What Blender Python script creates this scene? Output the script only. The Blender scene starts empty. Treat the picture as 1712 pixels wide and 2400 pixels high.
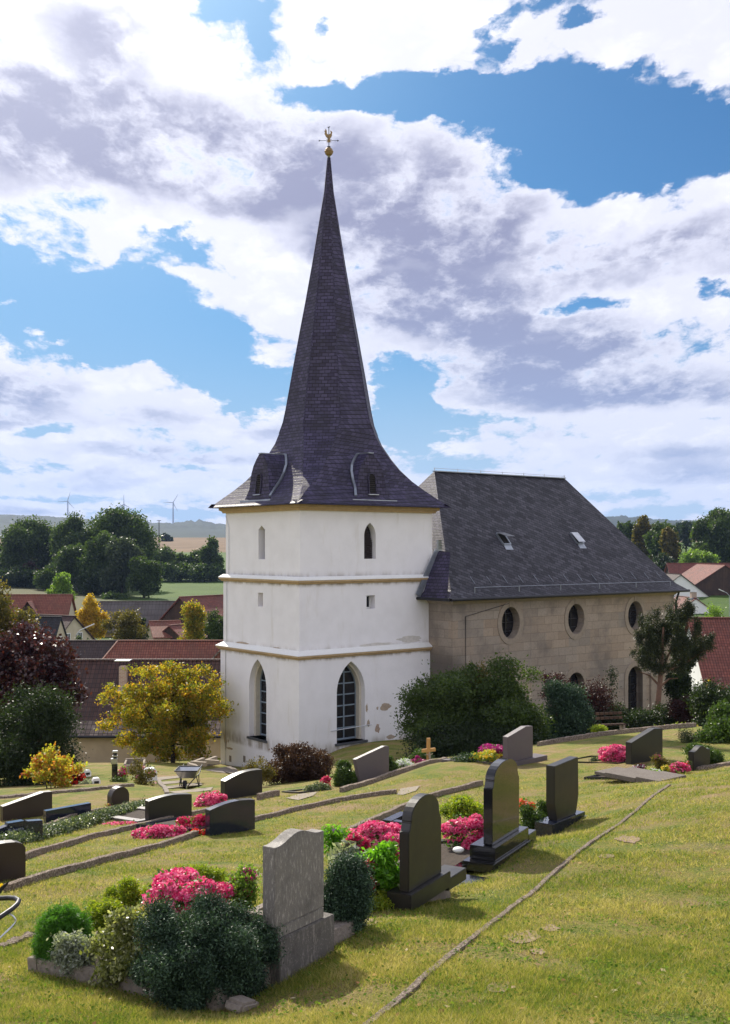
import bpy, bmesh, math, random
import numpy as np
from mathutils import Vector, Matrix
from mathutils.geometry import tessellate_polygon
rad = math.radians
sc = bpy.context.scene
C = bpy.context.collection
R = np.random.default_rng(7)
random.seed(7)
# ------------------------------------------------------------------ camera
F, CX, HY = 2620.0, 856.0, 1280.0          # focal length, centre and horizon in photo pixels (1712 x 2400)
cam = bpy.data.cameras.new('camera'); cam_o = bpy.data.objects.new('camera', cam); C.objects.link(cam_o)
cam_o.location = (0, 0, 0); cam_o.rotation_euler = (rad(90), 0, 0)
cam.sensor_fit = 'HORIZONTAL'; cam.sensor_width = 36; cam.lens = 36 * F / 1712
cam.shift_y = (HY - 1200) / 1712
cam.clip_start = .1; cam.clip_end = 30000
sc.camera = cam_o
# ------------------------------------------------------------------ sun and exposure
SUN_AZ, SUN_EL = rad(-21), rad(37)          # azimuth from +Y (negative: to the left)
sv = Vector((math.sin(SUN_AZ) * math.cos(SUN_EL), math.cos(SUN_AZ) * math.cos(SUN_EL), math.sin(SUN_EL)))
sun = bpy.data.lights.new('sun', 'SUN'); sun.energy = 5.0; sun.angle = rad(.6); sun.color = (1, .93, .80)
sun_o = bpy.data.objects.new('sun', sun); C.objects.link(sun_o)
sun_o.rotation_euler = (-sv).to_track_quat('-Z', 'Y').to_euler()
sc.view_settings.view_transform = 'Standard'; sc.view_settings.look = 'None'
sc.view_settings.exposure = 0.47; sc.view_settings.gamma = 1
# ------------------------------------------------------------------ node helper
class N:
    def __init__(s, nt): s.nt = nt
    def new(s, t, ins=None, **kw):
        n = s.nt.nodes.new(t)
        for k, v in kw.items(): setattr(n, k, v)
        for k, v in (ins or {}).items():
            if isinstance(v, bpy.types.NodeSocket): s.nt.links.new(v, n.inputs[k])
            else: n.inputs[k].default_value = v
        return n
    def math(s, op, a, b=None, c=None, clamp=False):
        n = s.new('ShaderNodeMath', operation=op, use_clamp=clamp)
        for i, v in enumerate((a, b, c)):
            if v is None: continue
            if isinstance(v, bpy.types.NodeSocket): s.nt.links.new(v, n.inputs[i])
            else: n.inputs[i].default_value = v
        return n.outputs[0]
    def vmath(s, op, a, b=None):
        n = s.new('ShaderNodeVectorMath', operation=op)
        for i, v in enumerate((a, b)):
            if v is None: continue
            if isinstance(v, bpy.types.NodeSocket): s.nt.links.new(v, n.inputs[i])
            else: n.inputs[i].default_value = v
        return n.outputs['Value'] if op in ('LENGTH', 'DOT_PRODUCT') else n.outputs[0]
    def smooth(s, x, lo, hi, a=0., b=1.):
        n = s.new('ShaderNodeMapRange', {0: x, 1: lo, 2: hi, 3: a, 4: b}, interpolation_type='SMOOTHSTEP')
        return n.outputs[0]
    def noise(s, vec, scale, detail=4, rough=.55, dist=0., w=None):
        n = s.new('ShaderNodeTexNoise', {'Scale': scale, 'Detail': detail, 'Roughness': rough, 'Distortion': dist})
        if vec is not None: s.nt.links.new(vec, n.inputs['Vector'])
        return n
    def mix(s, f, a, b, mode='MIX'):
        n = s.new('ShaderNodeMix', data_type='RGBA', blend_type=mode)
        for i, v in ((0, f), (6, a), (7, b)):
            if isinstance(v, bpy.types.NodeSocket): s.nt.links.new(v, n.inputs[i])
            else: n.inputs[i].default_value = (v if i == 0 else (tuple(v) + (1,) if len(v) == 3 else v))
        return n.outputs[2]
    def ramp(s, f, stops, interp='LINEAR'):
        n = s.new('ShaderNodeValToRGB', {0: f}); cr = n.color_ramp; cr.interpolation = interp
        while len(cr.elements) < len(stops): cr.elements.new(.5)
        for e, (p, c) in zip(cr.elements, stops): e.position = p; e.color = tuple(c) + (1,)
        return n.outputs[0]
# ------------------------------------------------------------------ sky: Nishita sky with clouds laid over it by direction
wd = bpy.data.worlds.new('World'); sc.world = wd; wd.use_nodes = True
nt = wd.node_tree; nt.nodes.clear(); n = N(nt)
sky = n.new('ShaderNodeTexSky', sky_type='NISHITA', sun_disc=False, sun_elevation=SUN_EL, sun_rotation=SUN_AZ, altitude=300, air_density=1.0, dust_density=1.2, ozone_density=1.6)
dirv = n.new('ShaderNodeTexCoord').outputs['Generated']
sep = n.new('ShaderNodeSeparateXYZ', {0: dirv})
X_, Y_, Z_ = sep.outputs
az = n.math('ARCTAN2', X_, Y_)
hz = n.math('SQRT', n.math('ADD', n.math('MULTIPLY', X_, X_), n.math('MULTIPLY', Y_, Y_)))
el = n.math('DIVIDE', Z_, n.math('MAXIMUM', hz, .02))
el = n.math('MINIMUM', el, 6.0)
P2 = n.new('ShaderNodeCombineXYZ', {0: az, 1: el, 2: 0.}).outputs[0]
# cloud layer coordinates: finer and flatter towards the horizon
wl = n.math('LOGARITHM', n.math('ADD', n.math('MAXIMUM', el, 0.), .10), 2.718)
PC = n.new('ShaderNodeCombineXYZ', {0: n.math('DIVIDE', n.math('MULTIPLY', az, 1.25), n.math('ADD', n.math('MAXIMUM', el, 0.), .42)), 1: wl, 2: 0.}).outputs[0]
warp = n.noise(PC, 3.2, 5, .55).outputs['Color']
warp = n.vmath('SUBTRACT', warp, (.5, .5, .5))
wv = n.vmath('MULTIPLY', warp, (.12, .085, 0))
warp2 = n.vmath('SUBTRACT', n.noise(PC, 14., 6, .6).outputs['Color'], (.5, .5, .5))
wv = n.vmath('ADD', wv, n.vmath('MULTIPLY', warp2, (.065, .050, 0)))
calm = n.math('MINIMUM', n.math('ADD', n.math('MULTIPLY', n.math('MAXIMUM', el, 0.), 2.4), .14), 1.)
PW = n.vmath('ADD', P2, n.vmath('MULTIPLY', wv, n.new('ShaderNodeCombineXYZ', {0: 1., 1: calm, 2: 0.}).outputs[0]))
def sky_blobs(lst, base, coord):
    acc = base
    for (px, py, rx, ry, amp) in lst:
        a = math.atan((px - CX) / F); e = (HY - py) / F * math.cos(a)
        d = n.vmath('LENGTH', n.vmath('MULTIPLY', n.vmath('SUBTRACT', coord, (a, e, 0)), (F / rx, F / ry, 0)))
        acc = n.math('ADD', acc, n.smooth(d, 1.75, .1, 0., amp))
    return acc
clear = [(110,765,40,16,-.9),(165,800,50,14,-.9),(300,880,60,36,-.8),(430,960,120,40,-.5),(700,560,60,200,-.3),(0,690,30,12,-.6),(420,545,30,14,.7),(350,540,20,20,.5),(1640,420,60,60,-.6),(1420,350,18,18,-.8),(1500,290,310,120,1.05),(1230,215,200,60,1.0),(1640,330,160,110,1.1),(1330,250,240,110,.5),(1450,400,150,80,1.0),(1350,330,120,70,.6),(770,225,110,32,1.),(960,205,150,42,1.),
  (1140,70,34,70,.95),(745,35,34,30,.75),(585,60,32,60,.7),(490,0,60,22,.8),(1330,40,70,14,.7),(1240,0,60,18,.5),
  (40,630,120,70,1.1),(230,680,170,60,1.),(420,590,90,34,.9),(170,790,190,70,.9),(330,760,190,90,1.2),(500,850,170,80,1.2),(600,930,110,60,1.0),(30,720,110,60,.8),
  (1700,690,50,22,.9),(1400,705,120,16,.6),(925,930,60,90,1.2),(990,1040,110,45,1.0),(1080,985,120,20,.5),(80,1020,100,12,.6),(1300,1150,200,18,.7),(1050,1100,120,22,.7),(1500,1200,220,14,.6),
  (150,1165,240,12,.7),(420,1105,160,8,.4),(90,1095,120,8,.5),(560,1130,120,10,.5),(450,1200,300,16,.7)]
grey = [(120,330,380,150,.9),(330,330,120,90,.4),(60,250,170,90,.6),(190,60,140,75,.6),(270,130,80,80,.35),(520,290,110,75,.55),(420,390,220,60,.35),(560,470,130,40,.4),
  (950,420,270,160,.85),(700,360,120,70,.5),(1050,540,220,70,.75),(850,560,200,50,.5),(650,400,90,80,.5),(1180,640,260,60,.6),(1000,720,230,60,.85),(880,690,90,60,.5),(1250,760,250,40,.5),
  (1130,880,330,62,.9),(1330,820,220,70,.55),(1640,560,160,50,.65),(1420,600,150,60,.5),(1650,640,150,24,.4),(1560,800,200,40,.55),(1600,910,220,40,.8),(1330,950,280,30,.6),(1250,1010,200,20,.55),(1580,1060,240,30,.75),(1650,1110,160,24,.6),
  (60,930,150,50,.85),(80,1000,160,25,.7),(360,990,110,30,.65),(330,1065,190,20,.75),(520,1085,150,16,.6),(200,1130,160,16,.5),(640,1020,60,22,.4),(170,1200,250,10,.4)]
dens = sky_blobs([(a, b, c, d, -e) for a, b, c, d, e in clear], .80, PW)
PCw = n.vmath('ADD', PC, n.vmath('MULTIPLY', warp2, (.10, .08, 0)))
vor = n.new('ShaderNodeTexVoronoi', {'Vector': PCw, 'Scale': 7., 'Detail': 4., 'Roughness': .58, 'Lacunarity': 2.3, 'Smoothness': .35}, feature='SMOOTH_F1', voronoi_dimensions='2D', normalize=True).outputs['Distance']
nz = n.noise(PC, 3.6, 9, .60, .2).outputs['Fac']
nz2 = n.noise(PC, 18., 6, .65).outputs['Fac']
puff = n.math('MULTIPLY', n.math('SUBTRACT', .30, vor), 2.2)
nn = n.math('ADD', n.math('ADD', n.math('MULTIPLY', n.math('SUBTRACT', nz, .5), 2.6), n.math('MULTIPLY', n.math('SUBTRACT', nz2, .5), 1.0)), puff)
dn = n.math('ADD', dens, nn)
alpha = n.smooth(dn, .06, .52)
gsum = sky_blobs(grey, 0., PW)
nz3 = n.noise(PC, 3.6, 4, .5, .3).outputs['Fac']
front = n.smooth(Y_, -.1, .55)                                   # greys are a backlit-cloud matter: only towards the sun
band = n.math('SUBTRACT', n.noise(n.vmath('MULTIPLY', PW, (2.6, 17., 0)), 1.0, 5, .55, .3).outputs['Fac'], .5)
lowb = n.smooth(el, .27, .12)
band = n.math('MULTIPLY', band, lowb)
thick = n.math('ADD', n.math('ADD', n.math('MULTIPLY', gsum, 1.3), n.math('MULTIPLY', n.math('SUBTRACT', nz3, .5), .9)), n.math('MULTIPLY', puff, -.16))
thick = n.math('ADD', thick, n.math('MULTIPLY', band, 3.0))
edge = n.smooth(n.math('ADD', dens, n.math('MULTIPLY', nn, .75)), .42, 1.02)
g = n.math('MULTIPLY', n.math('MULTIPLY', n.smooth(thick, .06, 1.22), edge), front)
low = n.smooth(el, .0, .30)
sund = n.math('MAXIMUM', n.vmath('DOT_PRODUCT', dirv, tuple(sv)), 0.)
glow = n.math('MULTIPLY', n.math('POWER', sund, 22.), .55)       # bright air around the sun
ccol = n.mix(low, (1.02, 1.01, .99), (1.10, 1.10, 1.11))
ccol = n.mix(n.math('MULTIPLY', n.smooth(n.math('ADD', puff, n.math('MULTIPLY', nn, .5)), .75, -.1), .38), ccol, n.mix(low, (.62, .68, .78), (.70, .71, .80)))   # soft relief inside the white parts
gcol = n.mix(low, (.33, .41, .58), (.325, .335, .46))
cl = n.mix(g, ccol, gcol)
back = n.new('ShaderNodeMapRange', {0: Y_, 1: .3, 2: -.4, 3: 1.0, 4: 1.15}).outputs[0]  # unseen sky behind the camera brightened to light the walls facing it
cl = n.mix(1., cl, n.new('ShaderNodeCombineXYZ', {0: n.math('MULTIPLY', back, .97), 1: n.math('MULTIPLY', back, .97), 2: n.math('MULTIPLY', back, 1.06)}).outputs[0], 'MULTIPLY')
cl = n.mix(n.smooth(el, .75, 1.6), cl, n.mix(1., cl, (.40, .42, .47), 'MULTIPLY'))   # unseen sky overhead dimmed to deepen the shadows
skyc = n.mix(1., sky.outputs[0], (.085, .085, .085), 'MULTIPLY')
skyc = n.mix(1., skyc, (.20, .57, .90), 'MULTIPLY')
skyc = n.mix(n.smooth(el, .22, .0), skyc, (.48, .64, .80))
skyc = n.mix(n.math('MULTIPLY', n.smooth(az, .12, -.32), .45), skyc, (.27, .47, .72))
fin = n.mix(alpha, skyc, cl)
fin = n.mix(1., fin, n.new('ShaderNodeCombineXYZ', {0: glow, 1: glow, 2: glow}).outputs[0], 'ADD')
fin = n.mix(n.smooth(el, .0, -.02), fin, (.12, .12, .07))
# the Background keeps the strength of a daylight sky; colours above are scaled to it
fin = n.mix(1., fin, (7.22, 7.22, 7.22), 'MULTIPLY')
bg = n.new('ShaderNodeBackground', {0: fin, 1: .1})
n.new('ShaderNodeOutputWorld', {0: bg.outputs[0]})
wd.cycles.sampling_method = 'MANUAL'; wd.cycles.sample_map_resolution = 1024
# ------------------------------------------------------------------ tagging and mesh helpers
def tag(o, label=None, cat=None, group=None, kind=None):
    if label: o['label'] = label
    if cat: o['category'] = cat
    if group: o['group'] = group
    if kind: o['kind'] = kind
    return o
def empty(name, loc=(0, 0, 0), rz=0., label=None, cat=None, group=None):
    o = bpy.data.objects.new(name, None); C.objects.link(o)
    o.location = loc; o.rotation_euler = (0, 0, rz); o.empty_display_size = .2
    return tag(o, label, cat, group)
def auto_uv(me):
    nl = len(me.loops); 
    if nl == 0: return
    uv = me.uv_layers.new(name='UVMap')
    vi = np.empty(nl, np.int32); me.loops.foreach_get('vertex_index', vi)
    co = np.empty(len(me.vertices) * 3, np.float32); me.vertices.foreach_get('co', co); co = co.reshape(-1, 3)
    npol = len(me.polygons)
    nor = np.empty(npol * 3, np.float32); me.polygons.foreach_get('normal', nor); nor = nor.reshape(-1, 3)
    tot = np.empty(npol, np.int32); me.polygons.foreach_get('loop_total', tot)
    ln = np.repeat(nor, tot, axis=0)
    t = np.stack([-ln[:, 1], ln[:, 0], np.zeros(nl)], 1); L = np.linalg.norm(t, axis=1)
    t[L < .05] = (1, 0, 0); L[L < .05] = 1; t /= L[:, None]
    b = np.cross(ln, t); p = co[vi]
    out = np.stack([(p * t).sum(1), (p * b).sum(1)], 1).astype(np.float32)
    uv.data.foreach_set('uv', out.ravel())
class MB:
    def __init__(s): s.v = []; s.f = []
    def poly(s, pts, faces=None):
        o = len(s.v); s.v += [tuple(p) for p in pts]
        for f in (faces or [range(len(pts))]): s.f.append([o + i for i in f])
        return s
    def box(s, x0, x1, y0, y1, z0, z1):
        return s.poly([(x0,y0,z0),(x1,y0,z0),(x1,y1,z0),(x0,y1,z0),(x0,y0,z1),(x1,y0,z1),(x1,y1,z1),(x0,y1,z1)],
                      [(0,3,2,1),(4,5,6,7),(0,1,5,4),(1,2,6,5),(2,3,7,6),(3,0,4,7)])
    def bar(s, p, q, w, h=None, up=(0, 0, 1)):
        p, q = Vector(p), Vector(q); h = h or w; d = (q - p).normalized()
        a = d.cross(Vector(up));  a = a.normalized() if a.length > 1e-4 else Vector((1, 0, 0)); b = a.cross(d)
        pts = [e + a * (i * w / 2) + b * (j * h / 2) for e in (p, q) for i, j in ((-1,-1),(1,-1),(1,1),(-1,1))]
        return s.poly(pts, [(0,1,2,3),(7,6,5,4),(0,4,5,1),(1,5,6,2),(2,6,7,3),(3,7,4,0)])
    def prism(s, prof, y0, y1, axis='y'):
        k = len(prof); f = {'y': lambda a, b, t: (a, t, b), 'x': lambda a, b, t: (t, a, b), 'z': lambda a, b, t: (a, b, t)}[axis]
        pts = [f(a, b, y0) for a, b in prof] + [f(a, b, y1) for a, b in prof]
        return s.poly(pts, [list(range(k))[::-1], list(range(k, 2 * k))] + [(i, (i + 1) % k, k + (i + 1) % k, k + i) for i in range(k)])
    def tube(s, pts, r, n=8, cap=True):
        pts = [Vector(p) for p in pts]; rs = r if isinstance(r, (list, tuple)) else [r] * len(pts); o = len(s.v)
        prev = None
        for i, p in enumerate(pts):
            d = (pts[min(i + 1, len(pts) - 1)] - pts[max(i - 1, 0)]).normalized()
            a = d.cross(prev if prev is not None else (Vector((0, 0, 1)) if abs(d.z) < .9 else Vector((1, 0, 0)))).normalized(); b = d.cross(a)
            prev = b * -1 if False else prev
            if prev is None: prev = (Vector((0, 0, 1)) if abs(d.z) < .9 else Vector((1, 0, 0)))
            for k in range(n):
                t = 2 * math.pi * k / n; s.v.append(tuple(p + (a * math.cos(t) + b * math.sin(t)) * rs[i]))
        for i in range(len(pts) - 1):
            for k in range(n):
                s.f.append([o + i * n + k, o + i * n + (k + 1) % n, o + (i + 1) * n + (k + 1) % n, o + (i + 1) * n + k])
        if cap: s.f.append([o + k for k in range(n)][::-1]); s.f.append([o + (len(pts) - 1) * n + k for k in range(n)])
        return s
    def lathe(s, prof, c=(0, 0, 0), n=20):
        o = len(s.v)
        for r_, z in prof:
            for k in range(n): t = 2 * math.pi * k / n; s.v.append((c[0] + r_ * math.cos(t), c[1] + r_ * math.sin(t), c[2] + z))
        for i in range(len(prof) - 1):
            for k in range(n): s.f.append([o + i*n + k, o + i*n + (k+1) % n, o + (i+1)*n + (k+1) % n, o + (i+1)*n + k])
        s.f.append([o + k for k in range(n)][::-1]); s.f.append([o + (len(prof)-1)*n + k for k in range(n)])
        return s
    def build(s, name, mat=None, parent=None, bevel=0., smooth=False, loc=None, fix=True):
        me = bpy.data.meshes.new(name); me.from_pydata(s.v, [], s.f)
        if fix:
            bm = bmesh.new(); bm.from_mesh(me); bmesh.ops.recalc_face_normals(bm, faces=bm.faces)
            if bevel: bmesh.ops.bevel(bm, geom=[e for e in bm.edges if len(e.link_faces) == 2 and e.calc_face_angle(0) > .35], offset=bevel, segments=2, affect='EDGES', clamp_overlap=True)
            bm.to_mesh(me); bm.free()
        me.update(); auto_uv(me)
        if smooth: me.shade_smooth()
        o = bpy.data.objects.new(name, me); C.objects.link(o)
        if mat: me.materials.append(mat)
        if parent: o.parent = parent
        if loc: o.location = loc
        return o
def wall(mb, x0, x1, z0, z1, holes, frame, depth):
    """wall panel with real openings; frame(x, z, t) -> point, t is depth into the wall; holes are (outline, depth)"""
    out = [(x0, z0), (x1, z0), (x1, z1), (x0, z1)]
    polys = [[Vector((x, z, 0)) for x, z in out]] + [[Vector((x, z, 0)) for x, z in h[0]] for h in holes]
    flat = [p for pl in polys for p in pl]
    tris = tessellate_polygon(polys); o = len(mb.v)
    mb.v += [tuple(frame(p.x, p.y, 0)) for p in flat]
    mb.f += [[o + i for i in t] for t in tris]
    for h, dep in holes:
        k = len(h); o = len(mb.v)
        mb.v += [tuple(frame(x, z, 0)) for x, z in h] + [tuple(frame(x, z, dep)) for x, z in h]
        mb.f += [[o + i, o + (i+1) % k, o + k + (i+1) % k, o + k + i] for i in range(k)]
def gothic(cx, zb, zt, w, n=8):
    h = w / 2; sp = zt - h * 1.75; pts = [(cx - h, zb), (cx + h, zb)]
    Rr = ((zt - sp) ** 2 + h * h) / (2 * h)
    a1 = math.asin(min(1, (zt - sp) / Rr))
    for i in range(n + 1): a = a1 * i / n; pts.append((cx + h - Rr + Rr * math.cos(a), sp + Rr * math.sin(a)))
    for i in range(n - 1, -1, -1): a = a1 * i / n; pts.append((cx - h + Rr - Rr * math.cos(a), sp + Rr * math.sin(a)))
    return pts
def oval(cx, cz, w, h, n=24): return [(cx + w/2 * math.cos(2*math.pi*i/n), cz + h/2 * math.sin(2*math.pi*i/n)) for i in range(n)]
def arch(cx, zb, zt, w, n=10):
    h = w / 2; return [(cx - h, zb), (cx + h, zb)] + [(cx + h * math.cos(math.pi*i/n), zt - h + h * math.sin(math.pi*i/n)) for i in range(n + 1)]
def rect(x0, x1, z0, z1): return [(x0, z0), (x1, z0), (x1, z1), (x0, z1)]
# ------------------------------------------------------------------ materials
MATS = {}
def mat(name, fn):
    if name in MATS: return MATS[name]
    m = bpy.data.materials.new(name); m.use_nodes = True; m.node_tree.nodes.clear()
    k = N(m.node_tree); MATS[name] = m
    sh = fn(k)
    k.new('ShaderNodeOutputMaterial', {0: sh}); return m
def pbsdf(k, col, rough=.8, metal=0., spec=.5, normal=None, coat=0., **kw):
    ins = {'Base Color': col if isinstance(col, bpy.types.NodeSocket) else tuple(col) + (1,), 'Roughness': rough, 'Metallic': metal, 'Specular IOR Level': spec, 'Coat Weight': coat}
    if normal is not None: ins['Normal'] = normal
    ins.update(kw); return k.new('ShaderNodeBsdfPrincipled', ins).outputs[0]
def bump(k, h, strength=.5, dist=.02): return k.new('ShaderNodeBump', {'Height': h, 'Strength': strength, 'Distance': dist}).outputs[0]
def obj(k): return k.new('ShaderNodeTexCoord').outputs['Object']
def uvc(k, rot=0., sc_=(1, 1, 1), loc=(0, 0, 0)):
    return k.new('ShaderNodeMapping', {0: k.new('ShaderNodeTexCoord').outputs['UV'], 1: loc, 2: (0, 0, rot), 3: sc_}).outputs[0]
def brick(k, vec, c1, c2, mortar, w, h, ms=.01, off=.5, bias=0., smooth=.1):
    b = k.new('ShaderNodeTexBrick', {'Vector': vec, 'Color1': c1+(1,), 'Color2': c2+(1,), 'Mortar': mortar+(1,), 'Scale': 1., 'Mortar Size': ms, 'Mortar Smooth': smooth, 'Bias': bias, 'Brick Width': w, 'Row Height': h}, offset=off)
    return b
def m_plain(name, c, rough=.8, var=.25, scale=8., metal=0., spec=.4, bs=.3, bd=.01, coat=0.):
    def fn(k):
        v = obj(k); a = k.noise(v, scale, 6, .6).outputs['Fac']; b = k.noise(v, scale * .17, 3).outputs['Fac']
        f = k.math('ADD', k.math('MULTIPLY', a, .6), k.math('MULTIPLY', b, .4))
        col = k.ramp(f, [(.3, tuple(x * (1 - var) for x in c)), (.7, tuple(min(1, x * (1 + var)) for x in c))])
        return pbsdf(k, col, rough, metal, spec, bump(k, a, bs, bd), coat)
    return mat(name, fn)
def f_plaster(k):
    v = obj(k); n1 = k.noise(v, 1.1, 6, .6).outputs['Fac']; n2 = k.noise(v, 14, 5, .6).outputs['Fac']
    st = k.noise(k.new('ShaderNodeMapping', {0: v, 3: (1.2, 1.2, .22)}).outputs[0], 1.6, 6, .65).outputs['Fac']
    col = k.ramp(n1, [(.3, (.76, .745, .77)), (.6, (.82, .805, .835))])
    col = k.mix(k.smooth(st, .56, .76, 0, .45), col, (.60, .565, .51))
    col = k.mix(k.smooth(n2, .60, .75, 0, .35), col, (.66, .64, .60))
    # weathered bands just above each string course
    z = k.new('ShaderNodeSeparateXYZ', {0: v}).outputs[2]
    for zc in (-5.0 + 9.9, -1.62 + 9.9, .55):
        d = k.math('SUBTRACT', z, zc)
        m = k.math('MULTIPLY', k.smooth(d, .55, .02), k.smooth(d, -.3, -.1))
        m = k.math('MULTIPLY', m, k.smooth(k.math('ADD', st, k.math('MULTIPLY', n1, .4)), .55, .85))
        col = k.mix(m, col, (.36, .32, .28))
    return pbsdf(k, col, .9, 0, .2, bump(k, k.math('ADD', n2, k.math('MULTIPLY', n1, 3.)), .35, .012))
def f_sandstone(k):
    v = uvc(k); b = brick(k, v, (.26, .222, .188), (.41, .355, .30), (.15, .125, .105), 1.05, .42, .014, .5)
    b2 = brick(k, uvc(k, 0, (1, 1, 1), (.37, .42, 0)), (.27, .235, .20), (.37, .27, .185), (.24, .21, .17), 1.7, .84, .0, .37)
    w = k.noise(obj(k), .45, 5, .6).outputs['Fac']; f = k.noise(obj(k), 9, 7, .65).outputs['Fac']
    col = k.mix(.5, b.outputs[0], b2.outputs[0])
    col = k.mix(k.smooth(w, .48, .68, 0, .7), col, (.15, .13, .118))
    col = k.mix(k.smooth(f, .45, .7, 0, .4), col, (.19, .16, .13))
    x = k.new('ShaderNodeSeparateXYZ', {0: obj(k)}).outputs   # darker low in the corner beside the tower
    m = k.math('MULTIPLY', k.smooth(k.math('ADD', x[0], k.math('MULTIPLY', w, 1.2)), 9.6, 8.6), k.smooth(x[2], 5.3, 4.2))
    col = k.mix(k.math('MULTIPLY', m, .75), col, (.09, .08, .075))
    return pbsdf(k, col, .92, 0, .2, bump(k, k.math('ADD', k.math('MULTIPLY', b.outputs[1], -.6), k.math('MULTIPLY', f, .8)), .5, .02))
def f_slate(rot, w=.30, h=.17, shear=0., c2=None):
    def fn(k):
        v = k.vmath('ADD', uvc(k), k.vmath('MULTIPLY', k.vmath('SUBTRACT', k.noise(obj(k), 2.2, 3).outputs['Color'], (.5, .5, .5)), (.16, .07, 0)))
        if shear:
            s = k.new('ShaderNodeSeparateXYZ', {0: v}).outputs
            v = k.new('ShaderNodeCombineXYZ', {0: k.math('ADD', s[0], k.math('MULTIPLY', s[1], shear)), 1: s[1], 2: 0.}).outputs[0]
        if rot: v = k.new('ShaderNodeMapping', {0: v, 2: (0, 0, rot)}).outputs[0]
        b = brick(k, v, (.034, .028, .064) if c2 is None else (.018, .017, .024), c2 or (.078, .066, .135), (.008, .007, .012), w, h, .016, .5, 0., .3)
        s = k.new('ShaderNodeSeparateXYZ', {0: v}).outputs
        row = k.math('FRACT', k.math('DIVIDE', s[1], h))
        w1 = k.noise(obj(k), 1.3, 5, .6).outputs['Fac']; f = k.noise(obj(k), 22, 5, .6).outputs['Fac']
        col = k.mix(k.smooth(w1, .4, .7, 0, .5), b.outputs[0], (.026, .024, .032))
        col = k.mix(k.smooth(f, .5, .75, 0, .35), col, (.085, .08, .105))
        col = k.mix(k.smooth(row, .22, .0, 0, .6), col, (.006, .006, .008))  # shadow line along each slate row painted into the colour
        hgt = k.math('ADD', k.math('MULTIPLY', row, -1.), k.math('ADD', k.math('MULTIPLY', b.outputs[1], -.7), k.math('MULTIPLY', f, .35)))
        return pbsdf(k, col, k.smooth(f, .3, .7, .5, .75), 0, .28, bump(k, hgt, .7, .02))
    return fn
def f_tiles(c1, c2, w=.22, h=.30, dirt=(.05, .035, .03), da=.5):
    def fn(k):
        v = uvc(k); b = brick(k, v, c1, c2, tuple(x * .25 for x in c1), w, h, .02, 0., 0., .4)
        s = k.new('ShaderNodeSeparateXYZ', {0: v}).outputs
        row = k.math('FRACT', k.math('DIVIDE', s[1], h)); colm = k.math('SINE', k.math('MULTIPLY', s[0], 6.283 / w))
        w1 = k.noise(obj(k), .5, 5, .65).outputs['Fac']; f = k.noise(obj(k), 6, 5, .6).outputs['Fac']
        col = k.mix(k.smooth(w1, .4, .7, 0, da), b.outputs[0], dirt); col = k.mix(k.smooth(f, .5, .8, 0, .5), col, dirt)
        col = k.mix(k.smooth(row, .0, .12, .6, 0), col, tuple(x * .3 for x in c1))
        hgt = k.math('ADD', k.math('MULTIPLY', row, -1.3), k.math('MULTIPLY', colm, .5))
        return pbsdf(k, col, .75, 0, .35, bump(k, hgt, .8, .03))
    return fn
def f_granite(base, fleck, rough, scale=260, amt=.5, coat=0., streak=False):
    def fn(k):
        v = obj(k)
        if streak: v2 = k.new('ShaderNodeMapping', {0: v, 2: (0, .25, 0), 3: (3.2, 3.2, .8)}).outputs[0]
        else: v2 = v
        a = k.noise(v2, scale * (.12 if streak else .3), 6, .75).outputs['Fac']; b = k.noise(v, scale, 2, .8).outputs['Fac']; w = k.noise(v, 4, 5, .65).outputs['Fac']
        col = k.mix(k.smooth(a, .50, .68, 0, amt), base, fleck); col = k.mix(k.smooth(b, .58, .7, 0, amt * .8), col, fleck)
        if streak: col = k.mix(k.smooth(w, .48, .72, 0, .55), col, tuple(x * .45 for x in base))
        return pbsdf(k, col, k.smooth(w, .35, .7, rough, rough * 1.35), 0, .5, bump(k, b, .12 if rough < .4 else .5, .002 if rough < .4 else .004), coat)
    return fn
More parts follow.
